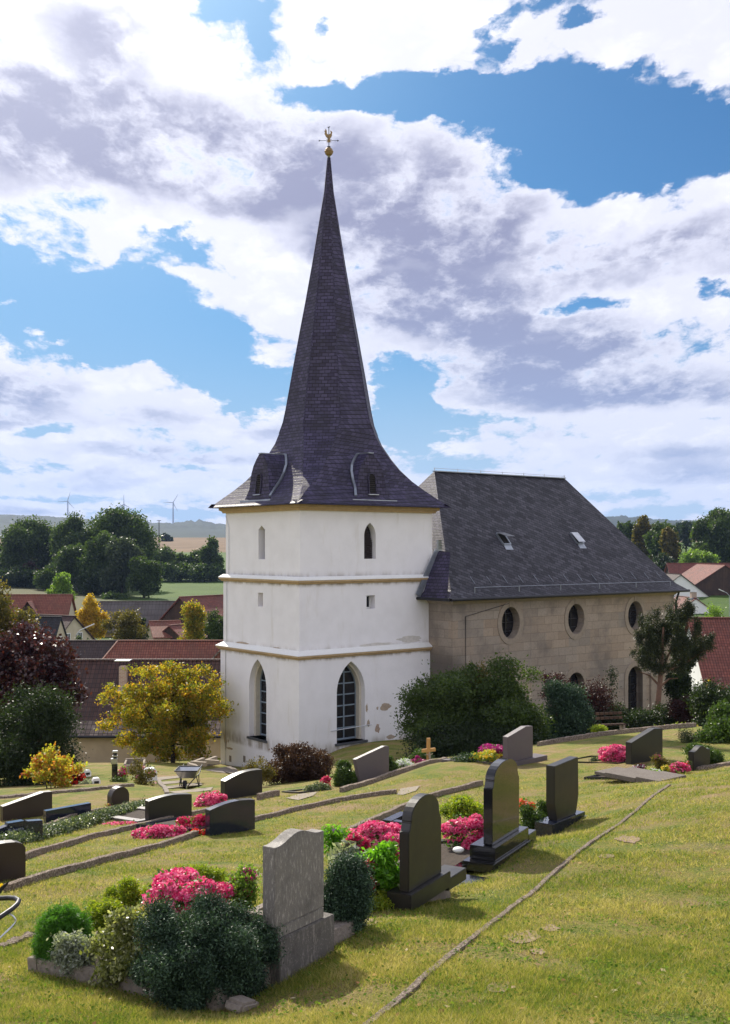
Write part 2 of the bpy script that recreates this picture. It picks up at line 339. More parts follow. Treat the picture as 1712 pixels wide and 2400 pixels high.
def f_grass(k):
    v = obj(k)
    a = k.noise(v, .45, 6, .62, .4).outputs['Fac']; b = k.noise(v, 2.6, 6, .62).outputs['Fac']; c = k.noise(v, 34, 6, .7).outputs['Fac']; d = k.noise(v, 150, 4, .7).outputs['Fac']
    f = k.math('ADD', k.math('ADD', k.math('MULTIPLY', a, .45), k.math('MULTIPLY', b, .35)), k.math('MULTIPLY', c, .30))
    col = k.ramp(f, [(.44, (.050, .105, .008)), (.50, (.14, .185, .018)), (.55, (.225, .215, .035)), (.60, (.27, .20, .07)), (.66, (.36, .24, .14))])
    col = k.mix(k.smooth(d, .54, .66, 0, .5), col, (.42, .38, .18)); col = k.mix(k.smooth(c, .48, .34, 0, .75), col, (.035, .045, .010))
    col = k.mix(k.smooth(k.noise(v, 14, 5, .7).outputs['Fac'], .52, .66, 0, .4), col, (.34, .29, .10))
    s = k.new('ShaderNodeSeparateXYZ', {0: v}).outputs; X, Y, Z = s
    # beyond the graveyard: damp meadow, then a ploughed brown field, then fields and forest
    md = k.ramp(k.noise(v, .03, 6, .6).outputs['Fac'], [(.35, (.030, .075, .008)), (.6, (.062, .115, .014))])
    md = k.mix(k.smooth(k.noise(v, .9, 5).outputs['Fac'], .4, .7, 0, .4), md, (.085, .10, .028))
    col = k.mix(k.smooth(Y, 78, 95), col, md)
    leftm = k.smooth(k.math('DIVIDE', X, k.math('MAXIMUM', Y, 1.)), -.18, -.26)
    col = k.mix(k.math('MULTIPLY', leftm, k.smooth(Y, 150, 210)), col, (.085, .085, .035))
    wob = k.math('ADD', Y, k.math('MULTIPLY', k.noise(v, .004, 3).outputs['Fac'], 60))
    br = k.ramp(k.noise(v, .05, 5).outputs['Fac'], [(.35, (.12, .075, .04)), (.65, (.17, .11, .06))])
    col = k.mix(k.math('MULTIPLY', k.smooth(wob, 560, 575), k.smooth(wob, 1180, 1150)), col, br)
    fo = k.ramp(k.noise(v, .02, 6, .7).outputs['Fac'], [(.35, (.006, .015, .010)), (.65, (.018, .034, .016))])
    fr = k.smooth(k.noise(v, .0011, 3, .5).outputs['Fac'], .60, .62)
    fo = k.mix(k.math('MULTIPLY', fr, k.smooth(Y, 2600, 2700)), fo, (.30, .30, .10))
    col = k.mix(k.smooth(wob, 1150, 1180), col, fo)
    pm = k.noise(v, .75, 7, .68, .5).outputs['Fac']; pg = k.noise(k.new('ShaderNodeMapping', {0: v, 1: (17., 5., 0)}).outputs[0], 1.1, 6, .66, .3).outputs['Fac']; nl = k.smooth(Y, 70, 40)
    col = k.mix(k.math('MULTIPLY', nl, k.smooth(pm, .50, .64, 0, .62)), col, k.mix(c, (.17, .11, .05), (.40, .29, .175))); col = k.mix(k.math('MULTIPLY', nl, k.smooth(pg, .55, .64, 0, .6)), col, (.085, .17, .012))
    cn = k.noise(v, 58, 5, .75).outputs['Fac']; near = k.smooth(Y, 60, 30)
    col = k.mix(k.math('MULTIPLY', near, k.smooth(cn, .55, .66, 0, .7)), col, (.50, .44, .20)); col = k.mix(k.math('MULTIPLY', near, k.smooth(cn, .46, .36, 0, .75)), col, (.03, .042, .008))
    hh = k.math('ADD', k.math('MULTIPLY', c, 1.), k.math('MULTIPLY', d, .7))
    return pbsdf(k, col, .9, 0, .15, bump(k, hh, .9, .035))
def leafm(name, cols, trans=.35, rough=.5, spec=.35, tm=(1.9, 2.0, .9)):
    def fn(k):
        a = k.new('ShaderNodeAttribute', attribute_name='rnd').outputs['Fac']
        st = [(i / max(1, len(cols) - 1), c) for i, c in enumerate(cols)]
        col = k.ramp(a, st)
        p = pbsdf(k, col, rough, 0, spec)
        t = k.new('ShaderNodeBsdfTranslucent', {0: k.mix(1., col, tm, 'MULTIPLY')}).outputs[0]
        return k.new('ShaderNodeMixShader', {0: trans, 1: p, 2: t}).outputs[0]
    return mat(name, fn)
def petalm(name, cols, trans=.4):
    def fn(k):
        a = k.new('ShaderNodeAttribute', attribute_name='rnd').outputs['Fac']
        col = k.ramp(a, [(i / max(1, len(cols) - 1), c) for i, c in enumerate(cols)])
        p = pbsdf(k, col, .45, 0, .4); t = k.new('ShaderNodeBsdfTranslucent', {0: col}).outputs[0]
        return k.new('ShaderNodeMixShader', {0: trans, 1: p, 2: t}).outputs[0]
    return mat(name, fn)
M = dict(
 plaster=mat('white_plaster', f_plaster), stone=mat('sandstone_blocks', f_sandstone),
 slate=mat('slate_level', f_slate(0)), slate_d=mat('slate_diagonal', f_slate(rad(27), .36, .21, 0., (.085, .082, .10))), slate_s=mat('slate_sheared', f_slate(rad(-4), .30, .19, .9)),
 ochre=m_plain('ochre_trim', (.44, .31, .17), .8, .2, 5), lead=m_plain('lead_flashing', (.34, .37, .42), .38, .25, 6, .7, .5, .3, .01),
 zinc=m_plain('zinc', (.5, .52, .55), .3, .2, 5, .9), darkmetal=m_plain('dark_iron', (.03, .03, .035), .45, .3, 20, .6),
 glass=mat('dark_leaded_glass', lambda k: pbsdf(k, k.mix(k.smooth(k.noise(obj(k), 1.4, 3).outputs['Fac'], .45, .6), (.010, .010, .014), (.022, .02, .021)), .14, 0, .3, bump(k, brick(k, uvc(k), (1,1,1), (1,1,1), (0,0,0), .11, .14, .012, 0).outputs[0], .5, .006))),
 void=m_plain('dark_interior', (.010, .009, .010), .9), blueframe=m_plain('blue_grey_glazing_bar', (.22, .28, .34), .5),
 louvre=m_plain('dark_louvre_boards', (.035, .025, .028), .7), reveal=m_plain('cream_reveal', (.62, .57, .48), .85, .12, 5),
 sill=m_plain('slate_sill', (.07, .075, .085), .5), sand=m_plain('sandstone_trim', (.29, .24, .19), .9, .22, 6, bs=.5),
 gold=mat('gilded_copper', lambda k: pbsdf(k, k.ramp(k.noise(obj(k), 6, 5).outputs['Fac'], [(.3, (.20, .13, .06)), (.7, (.36, .25, .13))]), .6, .5, .5)),
 white=m_plain('white_paint', (.78, .78, .76), .6, .05), brickp=mat('bare_brick', lambda k: pbsdf(k, brick(k, uvc(k), (.34, .20, .15), (.42, .28, .2), (.42, .38, .32), .22, .075, .012).outputs[0], .9)),
 bareplaster=m_plain('bare_undercoat', (.40, .32, .25), .95, .3, 20), concrete=m_plain('weathered_concrete', (.23, .195, .165), .95, .35, 25, bs=.8, bd=.02),
 aggregate=mat('exposed_aggregate', f_granite((.12, .10, .085), (.28, .24, .20), .85, 120, .8)),
 kerb=mat('rough_kerb', lambda k: pbsdf(k, k.ramp(k.noise(obj(k), 45, 6, .75).outputs['Fac'], [(.35, (.07, .05, .04)), (.5, (.20, .155, .12)), (.64, (.55, .46, .38))]), .95, 0, .2, bump(k, k.noise(obj(k), 45, 6, .75).outputs['Fac'], .9, .03))),
 gravel=mat('pale_gravel', f_granite((.24, .20, .155), (.42, .37, .30), .9, 90, .8)),
 black=mat('polished_black_granite', f_granite((.012, .012, .014), (.035, .034, .036), .07, 420, .5, .5)),
 matblack=mat('honed_black_granite', f_granite((.018, .016, .015), (.045, .042, .038), .32, 520, .6)),
 blue=mat('polished_blue_granite', f_granite((.012, .015, .028), (.03, .04, .07), .10, 350, .6, .5)),
 brown=mat('brown_granite', f_granite((.03, .02, .016), (.07, .048, .036), .35, 300, .8)),
 grey=mat('weathered_grey_granite', f_granite((.165, .150, .135), (.42, .39, .35), .6, 150, .95, 0, True)),
 greyp=mat('mottled_plinth', f_granite((.11, .10, .09), (.36, .32, .29), .8, 70, .6, 0, True)),
 violet=mat('violet_grey_granite', f_granite((.10, .082, .088), (.20, .175, .185), .4, 300, .7)),
 wood=m_plain('light_oak', (.50, .27, .085), .6, .2, 12), darkwood=mat('weathered_dark_boards', lambda k: pbsdf(k, k.mix(k.smooth(k.noise(obj(k), .7, 5).outputs['Fac'], .4, .65), brick(k, uvc(k, rad(90)), (.070, .042, .030), (.10, .062, .045), (.02, .013, .01), 4., .18, .02).outputs[0], (.05, .033, .027)), .9, 0, .2)),
 soil=m_plain('dark_soil', (.05, .036, .026), .95, .4, 30, bs=.9, bd=.03),
 redtile=mat('red_clay_tiles', f_tiles((.17, .050, .036), (.26, .085, .06))), browntile=mat('brown_clay_tiles', f_tiles((.055, .028, .025), (.09, .045, .038), .22, .34)),
 darktile=mat('dark_brown_tiles', f_tiles((.055, .036, .034), (.075, .05, .046), .22, .34)), greytile=mat('weathered_grey_tiles', f_tiles((.13, .095, .08), (.26, .21, .18), .24, .32, (.07, .055, .045))),
 orangetile=mat('orange_clay_tiles', f_tiles((.20, .062, .042), (.27, .10, .065), .22, .3, (.12, .06, .04), .6)),
 greyroof=mat('grey_sheet_roof', f_tiles((.10, .090, .085), (.12, .105, .10), .5, 1.2)), blackroof=mat('black_roof', f_tiles((.02, .021, .024), (.03, .03, .034), .25, .3)),
 cream=m_plain('cream_render', (.55, .47, .34), .9, .12, 2), tan=m_plain('tan_render', (.40, .315, .21), .9, .2, 1.5), whitewall=m_plain('white_render', (.78, .77, .75), .9, .06, 2),
 bark=m_plain('bark', (.11, .08, .06), .95, .4, 14, bs=.9, bd=.03), darkbark=m_plain('dark_bark', (.035, .028, .022), .95, .4, 14), redbark=m_plain('pine_bark', (.16, .09, .06), .9, .4, 10),
 paper=m_plain('white_lantern', (.8, .8, .82), .35, .03),
)
# ------------------------------------------------------------------ terrain
def P(px, py, d): return Vector(((px - CX) / F * d, d, -(py - HY) / F * d))
CT = []          # control points X, Y, Z
def ctl(px, py, d): CT.append(tuple(P(px, py, d)))
for a in [(856,2400,6.3),(1500,2400,6.3),(100,2400,6.8),(1360,2000,13.1),(1570,1842,19.8),(1700,2100,10.6),(1700,1900,15.2),(1712,1795,24),
          (620,2324,8.),(510,2372,7.58),(831,2194,8.96),(64,2282,8.65),(959,2136,10.3),(1144,2048,12.8),(1250,1982,13.7),(1294,1956,17),(1369,1917,17.6),
          (1040,1790,27.3),(1207,1800,27),(1280,1785,28),(1480,1792,26),(1627,1808,24),(841,1838,27),(1008,1792,30),(349,1931,22),(492,1961,19),(528,1875,26),(260,1889,26),
          (7,1924,24),(197,1910,23.95),(107,1931,23.3),(30,1980,18.5),(20,2075,14),(0,2110,13),(0,1866,29.5),(310,1841,31),(440,1849,34),(316,1811,40),(928,1857,24),(640,1868,25.5),
          (1265,1749,33),(1400,1725,35.5),(1630,1703,38),(700,1800,46),(390,1788,53),(150,1790,50)]: ctl(*a)
for x, y, z in [(-6.4,55.2,-10.8),(-3.2,49.3,-10.0),(-1.2,51,-9.3),(1.8,53,-9.2),(4.5,52.3,-9.3),(11,56,-9.9),(18,62,-10.3),(26,62,-10.6),(-13,60.5,-11.8),(-24,60,-12),(-12,75,-12.6),(0,80,-12.8),(25,85,-12.5),
                (-20,110,-13.2),(-45,110,-13.2),(30,120,-13.2),(60,130,-13.2),(0,150,-13.2),(-30,160,-13.2),(45,170,-12.6),(-10,38,-8.),(4,44,-8.2),(14,46,-8.),(22,50,-9.)]: CT.append((x, y, z))
for a in [(390,1423,220),(60,1400,240),(480,1365,330),(480,1330,430),(60,1357,330),(250,1390,270),(470,1290,560),(400,1262,800),(500,1262,800),(100,1262,800),(1560,1300,380),(1700,1300,380),(1600,1262,800),(1300,1262,800),(850,1262,800)]: ctl(*a)
for px, py in ((-150,1262),(60,1262),(300,1265),(480,1264),(700,1262),(1000,1262),(1400,1262),(1600,1262),(1850,1262)): ctl(px, py, 1500)
HILL = {-300:1216, 0:1213, 90:1214, 150:1217, 200:1222, 330:1234, 400:1232, 440:1226, 470:1222, 500:1231, 560:1240, 900:1236, 1300:1228, 1430:1215, 1500:1216, 1540:1226, 1620:1224, 1712:1228, 2000:1225}
for px, py in HILL.items(): ctl(px, py, 3000); ctl(px, py + 6, 4200); ctl(px, py + 40, 6500)
for th, pr in ((-1.0, ((4,-.56),(10,-.36),(25,-.25),(60,-.19),(150,-.09),(400,-.025),(1500,.0),(5000,.0))), (1.0, ((4,-.50),(10,-.26),(25,-.16),(60,-.13),(150,-.085),(400,-.02),(1500,.0),(5000,.0)))):
    for r, t in pr: CT.append((math.sin(th) * r, math.cos(th) * r, t * r))
CTa = np.array(CT)
def warpc(X, Y):
    r = np.maximum(np.hypot(X, Y), 3.0); th = np.clip(np.arctan2(X, Y), -1.25, 1.25)
    return np.stack([th * 2.2, np.log(r)], -1), r
cc, cr_ = warpc(CTa[:, 0], CTa[:, 1]); tv = CTa[:, 2] / cr_
def kern(A, B):
    d2 = ((A[:, None, :] - B[None, :, :]) ** 2).sum(-1); return .5 * d2 * np.log(d2 + 1e-12)
n_ = len(cc); K = kern(cc, cc) + np.eye(n_) * 2e-6; Q = np.hstack([np.ones((n_, 1)), cc])
sol = np.linalg.solve(np.block([[K, Q], [Q.T, np.zeros((3, 3))]]), np.concatenate([tv, np.zeros(3)]))
def H(X, Y):
    X = np.atleast_1d(np.asarray(X, float)); Y = np.atleast_1d(np.asarray(Y, float)); sh = X.shape; X = X.ravel(); Y = Y.ravel(); out = np.empty(len(X))
    for i in range(0, len(X), 20000):
        c, r = warpc(X[i:i+20000], Y[i:i+20000]); t = kern(c, cc) @ sol[:n_] + sol[n_] + c @ sol[n_+1:]
        rr = np.hypot(X[i:i+20000], Y[i:i+20000]); z = t * r
        q = np.clip(rr / 3.0, 0, 1); z = np.where(rr < 3.0, -1.62 * (1 - q) + z * q, z)
        th = np.abs(np.arctan2(X[i:i+20000], Y[i:i+20000])); bk = np.clip((th - 1.25) / 1.2, 0, 1)
        out[i:i+20000] = z * (1 - bk) + (-1.62 + .04 * np.minimum(rr, 60)) * bk
    return out.reshape(sh)
def h1(x, y): return float(H(x, y)[0])
def at(px, py, dmin=3.2, dmax=4000):
    d = np.exp(np.linspace(math.log(dmin), math.log(dmax), 900)); X = (px - CX) / F * d; Zr = -(py - HY) / F * d
    f = Zr - H(X, d); i = np.argmax(f < 0)
    if f[i] >= 0: i = len(d) - 1
    a, b = d[max(i-1, 0)], d[i]
    for _ in range(14):
        m = (a + b) / 2
        if -(py - HY) / F * m - h1((px - CX) / F * m, m) < 0: b = m
        else: a = m
    return Vector(((px - CX) / F * b, b, h1((px - CX) / F * b, b)))
def ground_at(px, d):
    x = (px - CX) / F * d; return Vector((x, d, h1(x, d)))
ths = np.concatenate([np.linspace(-math.pi, -.46, 46)[:-1], np.linspace(-.46, .46, 260), np.linspace(.46, math.pi, 46)[1:]])
rs = np.concatenate([[.3, 1, 2, 2.6, 3], np.exp(np.linspace(math.log(3.2), math.log(9500), 470))])
T, RR = np.meshgrid(ths, rs); GX = np.sin(T) * RR; GY = np.cos(T) * RR; GZ = H(GX, GY)
# small swells of the turf nearby, tree-top roughness on the far wooded ridge
def vnoise(x, y, s):
    return (np.sin(x*s + 1.3*np.sin(y*s*.7)) * np.cos(y*s*1.1 + 1.7*np.sin(x*s*.6+2)))
def swell(x, y):
    r = np.hypot(x, y); return np.where(r < 45, .011 * vnoise(x, y, 2.3) + .006 * vnoise(x, y, 6.1), 0) * np.clip((r - 4) / 4, 0, 1)
def h2(x, y): return h1(x, y) + float(swell(np.float64(x), np.float64(y)))
GZ += swell(GX, GY)
rg = R.random(GX.shape); GZ += np.where((GY > 2500) & (GY < 4500), (rg - .3) * 11, 0)
nr, nth = GX.shape
verts = np.stack([GX.ravel(), GY.ravel(), GZ.ravel()], 1)
i, j = np.meshgrid(np.arange(nr - 1), np.arange(nth - 1), indexing='ij'); a = (i * nth + j).ravel()
faces = np.stack([a, a + 1, a + nth + 1, a + nth], 1)
def fastmesh(name, verts, faces, mat_, rnd=None, parent=None, smooth=False):
    me = bpy.data.meshes.new(name); nv, nf, k = len(verts), len(faces), faces.shape[1]
    me.vertices.add(nv); me.vertices.foreach_set('co', np.asarray(verts, np.float32).ravel())
    me.loops.add(nf * k); me.loops.foreach_set('vertex_index', np.asarray(faces, np.int32).ravel())
    me.polygons.add(nf); me.polygons.foreach_set('loop_start', np.arange(0, nf * k, k, dtype=np.int32)); me.polygons.foreach_set('loop_total', np.full(nf, k, np.int32))
    me.update(calc_edges=True)
    if rnd is not None:
        at_ = me.attributes.new('rnd', 'FLOAT', 'FACE'); at_.data.foreach_set('value', np.asarray(rnd, np.float32))
    if mat_: me.materials.append(mat_)
    if smooth: me.shade_smooth()
    o = bpy.data.objects.new(name, me); C.objects.link(o)
    if parent: o.parent = parent
    return o
grassm = mat('lawn_and_fields', f_grass)
g_ = fastmesh('ground', verts, faces[:, ::-1], grassm, smooth=True); tag(g_, kind='structure')
# ------------------------------------------------------------------ church
CA = math.atan2(.615, .789)
church = empty('church', (-2.96, 50, -9.9), CA, 'white church tower with tall slate spire, joined to a sandstone nave', 'church')
W1, W2 = 8.3, 6.83
# every child keeps its own local frame = the church frame
def z_(v): return v + 9.9
lv = [(-2.4, z_(-5.04), 0.), (z_(-5.04), z_(-1.66), .10), (z_(-1.66), z_(1.70), .19)]
EX = 8.0
winR = {0: [(gothic(2.93, z_(-9.07), z_(-5.34), 1.64), .5)], 1: [(rect(3.92, 4.43, z_(-2.95), z_(-2.32)), .45)], 2: [(gothic(4.2, z_(-.6), z_(1.1), .70), .4)]}
winL = {0: [(gothic(3.42, z_(-9.07), z_(-5.34), 1.5), .55)], 1: [(rect(3.12, 3.56, z_(-2.85), z_(-2.2)), .4)], 2: [([(3.08, z_(-.62)), (3.65, z_(-.62)), (3.65, z_(.78)), (3.365, z_(.97)), (3.08, z_(.78))], .45)]}
for k, (z0, z1, s) in enumerate(lv):
    mb = MB()
    wall(mb, s, W1 - s, z0, z1, winR[k], lambda x, z, t, s=s: (x, s + t, z), 0)
    wall(mb, s, W2 - s, z0, z1, winL[k], lambda x, z, t, s=s: (s + t, x, z), 0)
    mb.poly([(W1 - s, s, z0), (W1 - s, W2 - s, z0), (W1 - s, W2 - s, z1), (W1 - s, s, z1)])
    mb.poly([(s, W2 - s, z0), (W1 - s, W2 - s, z0), (W1 - s, W2 - s, z1), (s, W2 - s, z1)])
    mb.build('tower_storey', M['plaster'], church)
def course(zb, h, out, name='string_course', slope=.12, s0=0., s1=.1):
    mb = MB(); o = out
    prof = [(0, 0), (o * .45, 0), (o * .6, h * .35), (o, h * .55), (o, h)]
    mb2 = MB()
    def ring(e, z): return [(s0 - e, s0 - e, z), (W1 - s0 + e, s0 - e, z), (W1 - s0 + e, W2 - s0 + e, z), (s0 - e, W2 - s0 + e, z)]
    vs = []
    for e, dz in prof: vs += ring(e, zb + dz)
    fs = [(4*i + k, 4*i + (k+1) % 4, 4*i + 4 + (k+1) % 4, 4*i + 4 + k) for i in range(len(prof) - 1) for k in range(4)]
    mb.poly(vs, fs); c = mb.build(name, M['ochre'], church, fix=True)
    top = ring(o + .02, zb + h) + ring(o + .02, zb + h + .03) + ring(s0 - s1 - .003, zb + h + slope)
    mb2.poly(top, [(4*i + k, 4*i + (k+1) % 4, 4*i + 4 + (k+1) % 4, 4*i + 4 + k) for i in range(2) for k in range(4)] + [(0, 1, 2, 3)])
    mb2.build('weathering_ledge', M['white'], church)
course(z_(-5.10), .17, .17, slope=.22, s0=.0, s1=.10); course(z_(-1.72), .17, .17, slope=.17, s0=.10, s1=.09)
course(z_(1.62), .26, .26, slope=.05, s0=.19, s1=0)
def t_right(y): return lambda x, z, t: (x, y + t, z)
def glazing(cx, w, zb, zt, frame, rows, shape='gothic'):
    out = gothic(cx, zb, zt, w); mb = MB(); mb.poly([frame(x, z, 0) for x, z in out])
    pane = mb.build('window', M['glass'], church)
    g = MB()
    def bar(x0, z0, x1, z1, t=.05): g.bar(frame(x0, z0, -.03), frame(x1, z1, -.03), t)
    bar(cx, zb, cx, zt - .05)
    for i in range(1, rows + 1):
        z = zb + (zt - zb) * i / (rows + .8); hw = w / 2 - (.0 if z < zt - w * .8 else (z - (zt - w * .8)) * .42)
        bar(cx - hw, z, cx + hw, z)
    for i in range(len(out)): a, b = out[i], out[(i+1) % len(out)]; bar(a[0], a[1], b[0], b[1], .07)
    g.build('glazing_bar', M['blueframe'], pane)
    return pane
# stepped inner frame and glass of the two tall gothic windows
def reveal_frame(cx, w, zb, zt, frame, d0, d1):
    o = gothic(cx, zb, zt, w); i_ = gothic(cx, zb + .0, zt - .13, w - .22); k = len(o); mb = MB()
    mb.poly([frame(x, z, d0) for x, z in o] + [frame(x, z, d0) for x, z in i_], [(a, (a+1) % k, k + (a+1) % k, k + a) for a in range(1, k)])
    mb.poly([frame(x, z, d0) for x, z in i_] + [frame(x, z, d1) for x, z in i_], [(a, (a+1) % k, k + (a+1) % k, k + a) for a in range(1, k)])
    mb.build('window_surround', M['reveal'], church, fix=False)
fr = lambda x, z, t: (x, t, z); fl = lambda x, z, t: (t, x, z)
reveal_frame(2.93, 1.62, z_(-9.06), z_(-5.35), fr, .28, .62); reveal_frame(3.42, 1.48, z_(-9.06), z_(-5.35), fl, .28, .62)
glazing(2.93, 1.42, z_(-9.0), z_(-5.48), lambda x, z, t: (x, .6 + t, z), 6); glazing(3.42, 1.28, z_(-9.0), z_(-5.48), lambda x, z, t: (.6 + t, x, z), 6)
MB().box(2.0, 3.86, -.09, .6, z_(-9.17), z_(-9.07)).build('window_sill', M['sill'], church); MB().box(-.09, .6, 2.58, 4.26, z_(-9.17), z_(-9.07)).build('window_sill', M['sill'], church)
MB().tube([(1.75, -.05, z_(-8.45)), (4.1, -.05, z_(-8.38))], .018, 6).build('iron_rod', M['zinc'], church)
def panel(outline, frame, name, m): return MB().poly([frame(x, z, 0) for x, z in outline]).build(name, m, church)
v = panel(gothic(4.2, z_(-.62), z_(1.12), .78), lambda x, z, t: (x, .19 + .4, z), 'belfry_opening', M['void'])
mb = MB()
for i in range(15):
    z = z_(-.55 + i * .1); hw = .35 if i < 8 else .35 - (i - 7) * .035
    mb.bar((4.2 - hw, .47, z), (4.2 + hw, .47, z), .09, .02, (0, 1, .6))
mb.build('louvre', M['louvre'], church)
panel(rect(3.0, 3.72, z_(-.65), z_(1.0)), lambda x, z, t: (.19 + .44, x, z), 'belfry_opening', M['void'])
wf = panel(rect(3.92, 4.43, z_(-2.95), z_(-2.32)), lambda x, z, t: (x, .5, z), 'window', M['glass'])
mb = MB()
for x0, x1, z0, z1 in ((3.92, 3.98, -2.95, -2.32), (4.37, 4.43, -2.95, -2.32), (3.92, 4.43, -2.95, -2.89), (3.92, 4.43, -2.38, -2.32), (4.15, 4.18, -2.95, -2.32)): mb.box(x0, x1, .46, .5, z_(z0), z_(z1))
mb.build('window_frame', M['white'], wf)
panel(rect(3.1, 3.58, z_(-2.87), z_(-2.18)), lambda x, z, t: (.49, x, z), 'window', M['cream'])
M['stain'] = m_plain('stained_plaster', (.58, .55, .52), .95, .2, 9)
# peeled plaster, drainpipe wire and vents
def blob(cx, cz, w, h, n=14, seed=0, amp=.35):
    r_ = random.Random(seed); return [(cx + w/2 * math.cos(2*math.pi*i/n) * (1 + r_.uniform(-amp, amp)), cz + h/2 * math.sin(2*math.pi*i/n) * (1 + r_.uniform(-amp, amp))) for i in range(n)]
for k, (cx, cz, w, h) in enumerate(((5.0, -7.62, .60, .34), (4.5, -7.66, .12, .16), (4.5, -8.62, .26, .45), (3.86, -7.6, .12, .4), (3.95, -8.3, .2, .3), (.35, -9.35, .3, .3), (5.3, -9.1, .5, .2), (1.5, -9.55, .3, .3))):
    o = blob(cx, z_(cz), w, h, 14, k); MB().prism([(x, z) for x, z in o], -.004, .05).build('bare_plaster_patch', M['brickp' if k == 2 else 'bareplaster'], church)
for k, (cy, cz, w, h) in enumerate(((6.35, -9.6, .22, .9), (6.1, -9.55, .12, .16), (5.95, -9.9, .5, .12), (1.9, -4.72, .6, .12), (5.0, -4.68, 1.1, .10), (1.2, -10., .3, .3))):
    o = blob(cy, z_(cz), w, h, 14, k + 20); xo = -.004 if cz < -5 else .094; MB().prism([(x, z) for x, z in o], xo, xo + .05, 'x').build('bare_plaster_patch', M['bareplaster'], church)
for k, (cx, cz, w, h) in enumerate(((4.6, -4.66, 1.9, .16), (6.6, -4.5, 1.6, .3), (2.2, -4.75, 1.2, .08))):
    MB().prism(blob(cx, z_(cz), w, h, 18, k + 40, .3), .097, .14).build('stained_plaster_patch', M['stain'], church)
for s, x in ((0, 0), (1, 0)): pass
MB().tube([(-.03, 6.3, z_(-10.9)), (-.03, 6.3, z_(-5.15)), (.06, 6.35, z_(-4.8)), (.06, 6.35, z_(-1.8)), (.15, 6.3, z_(-1.4)), (.15, 6.3, z_(.9)), (.15, 6.6, z_(1.5))], .014, 5).build('lightning_conductor', M['zinc'], church)
for y in (5.9, 4.6, 3.2): MB().box(-.012, .05, y - .1, y + .1, z_(-10.55 + (5.9-y) * .14), z_(-10.25 + (5.9-y) * .14)).build('air_vent', M['concrete'], church)
MB().box(1.2, 1.5, -.012, .05, z_(-9.55), z_(-9.25)).build('air_vent', M['concrete'], church)
mb = MB(); mb.poly([(-.9, -.9, -.25), (9, -.9, .62), (9, 0, .70), (-.05, 0, -.15)]); mb.poly([(-.9, -.9, -.25), (-.05, 0, -.15), (-.05, 6.9, -.95), (-1.1, 6.9, -1.0)])
mb.build('apron_paving', M['concrete'], church)
# spire
prof = [(1.93, 4.24, 0.), (2.0, 4.12, .02), (2.35, 3.80, .10), (2.75, 3.45, .26), (3.2, 3.12, .46), (3.75, 2.82, .70), (4.3, 2.58, .86), (5.0, 2.33, 1.04), (5.5, 2.23, 1.16), (6.0, 2.14, None), (6.7, 2.0, None), (8.5, 1.70, None), (10.3, 1.39, None), (12.1, 1.07, None), (13.9, .77, None), (15.7, .49, None), (17.5, .21, None), (19.2, .06, None)]
scx, scy = W1 / 2, W2 / 2
rings = []
for z, r_, k in prof:
    q = max(0., min(1., (6.0 - z) / 4.0)); ra, rb = r_ * (1 + .075 * q), r_ * (1 - .085 * q)
    if k is None: k = r_ * .586
    k = max(k, .004)
    rings.append([(scx + x, scy + y, z_(z)) for x, y in ((-ra + k, -rb), (ra - k, -rb), (ra, -rb + k), (ra, rb - k), (ra - k, rb), (-ra + k, rb), (-ra, rb - k), (-ra, -rb + k))])
face_m = {0: 'slate_s', 1: 'slate', 2: 'slate', 3: 'slate', 4: 'slate', 5: 'slate', 6: 'slate', 7: 'slate'}
sp = None
for grp, mm in (((1, 2, 3, 4, 5, 6, 7), 'slate'), ((0,), 'slate_s')):
    mb = MB()
    for i in range(len(rings) - 1):
        for k in grp: mb.poly([rings[i][k], rings[i][(k+1) % 8], rings[i+1][(k+1) % 8], rings[i+1][k]])
    if 1 in grp: mb.poly([tuple(Vector(p) + Vector((0, 0, -.05))) for p in rings[0]])
    mb.build('spire_roof', M[mm], church)
mb = MB()
for i in range(8, len(rings) - 1):
    for k in range(8): mb.bar(Vector(rings[i][k]) , Vector(rings[i+1][k]), .05, .03)
mb.build('hip_ridge', M['slate'], church)
# fascia course of lifted slates at the eaves
mb = MB()
e0 = 4.27
for side in range(4):
    ax, ay = e0 * 1.075, e0 * .915
    cs = [(scx - ax, scy - ay), (scx + ax, scy - ay), (scx + ax, scy + ay), (scx - ax, scy + ay)]
    p, q = Vector(cs[side] + (z_(1.90),)), Vector(cs[(side+1) % 4] + (z_(1.90),)); d = (q - p); L = d.length; d.normalize(); inn = Vector((-d.y, d.x, 0))
    nn_ = int(L / .2)
    for i in range(nn_):
        a, b = p + d * (i * L / nn_), p + d * ((i + .94) * L / nn_); jz = random.uniform(0, .015)
        mb.poly([a + Vector((0,0,jz)), b + Vector((0,0,jz*.3)), b + inn * .33 + Vector((0, 0, .17)), a + inn * .33 + Vector((0, 0, .18)), a + Vector((0,0,-.012)), b + Vector((0,0,-.012)), b + inn * .33 + Vector((0, 0, .14)), a + inn * .33 + Vector((0, 0, .14))],
                [(0,1,2,3),(4,7,6,5),(0,4,5,1),(1,5,6,2),(3,2,6,7),(0,3,7,4)])
mb.build('eaves_slates', M['slate'], church)
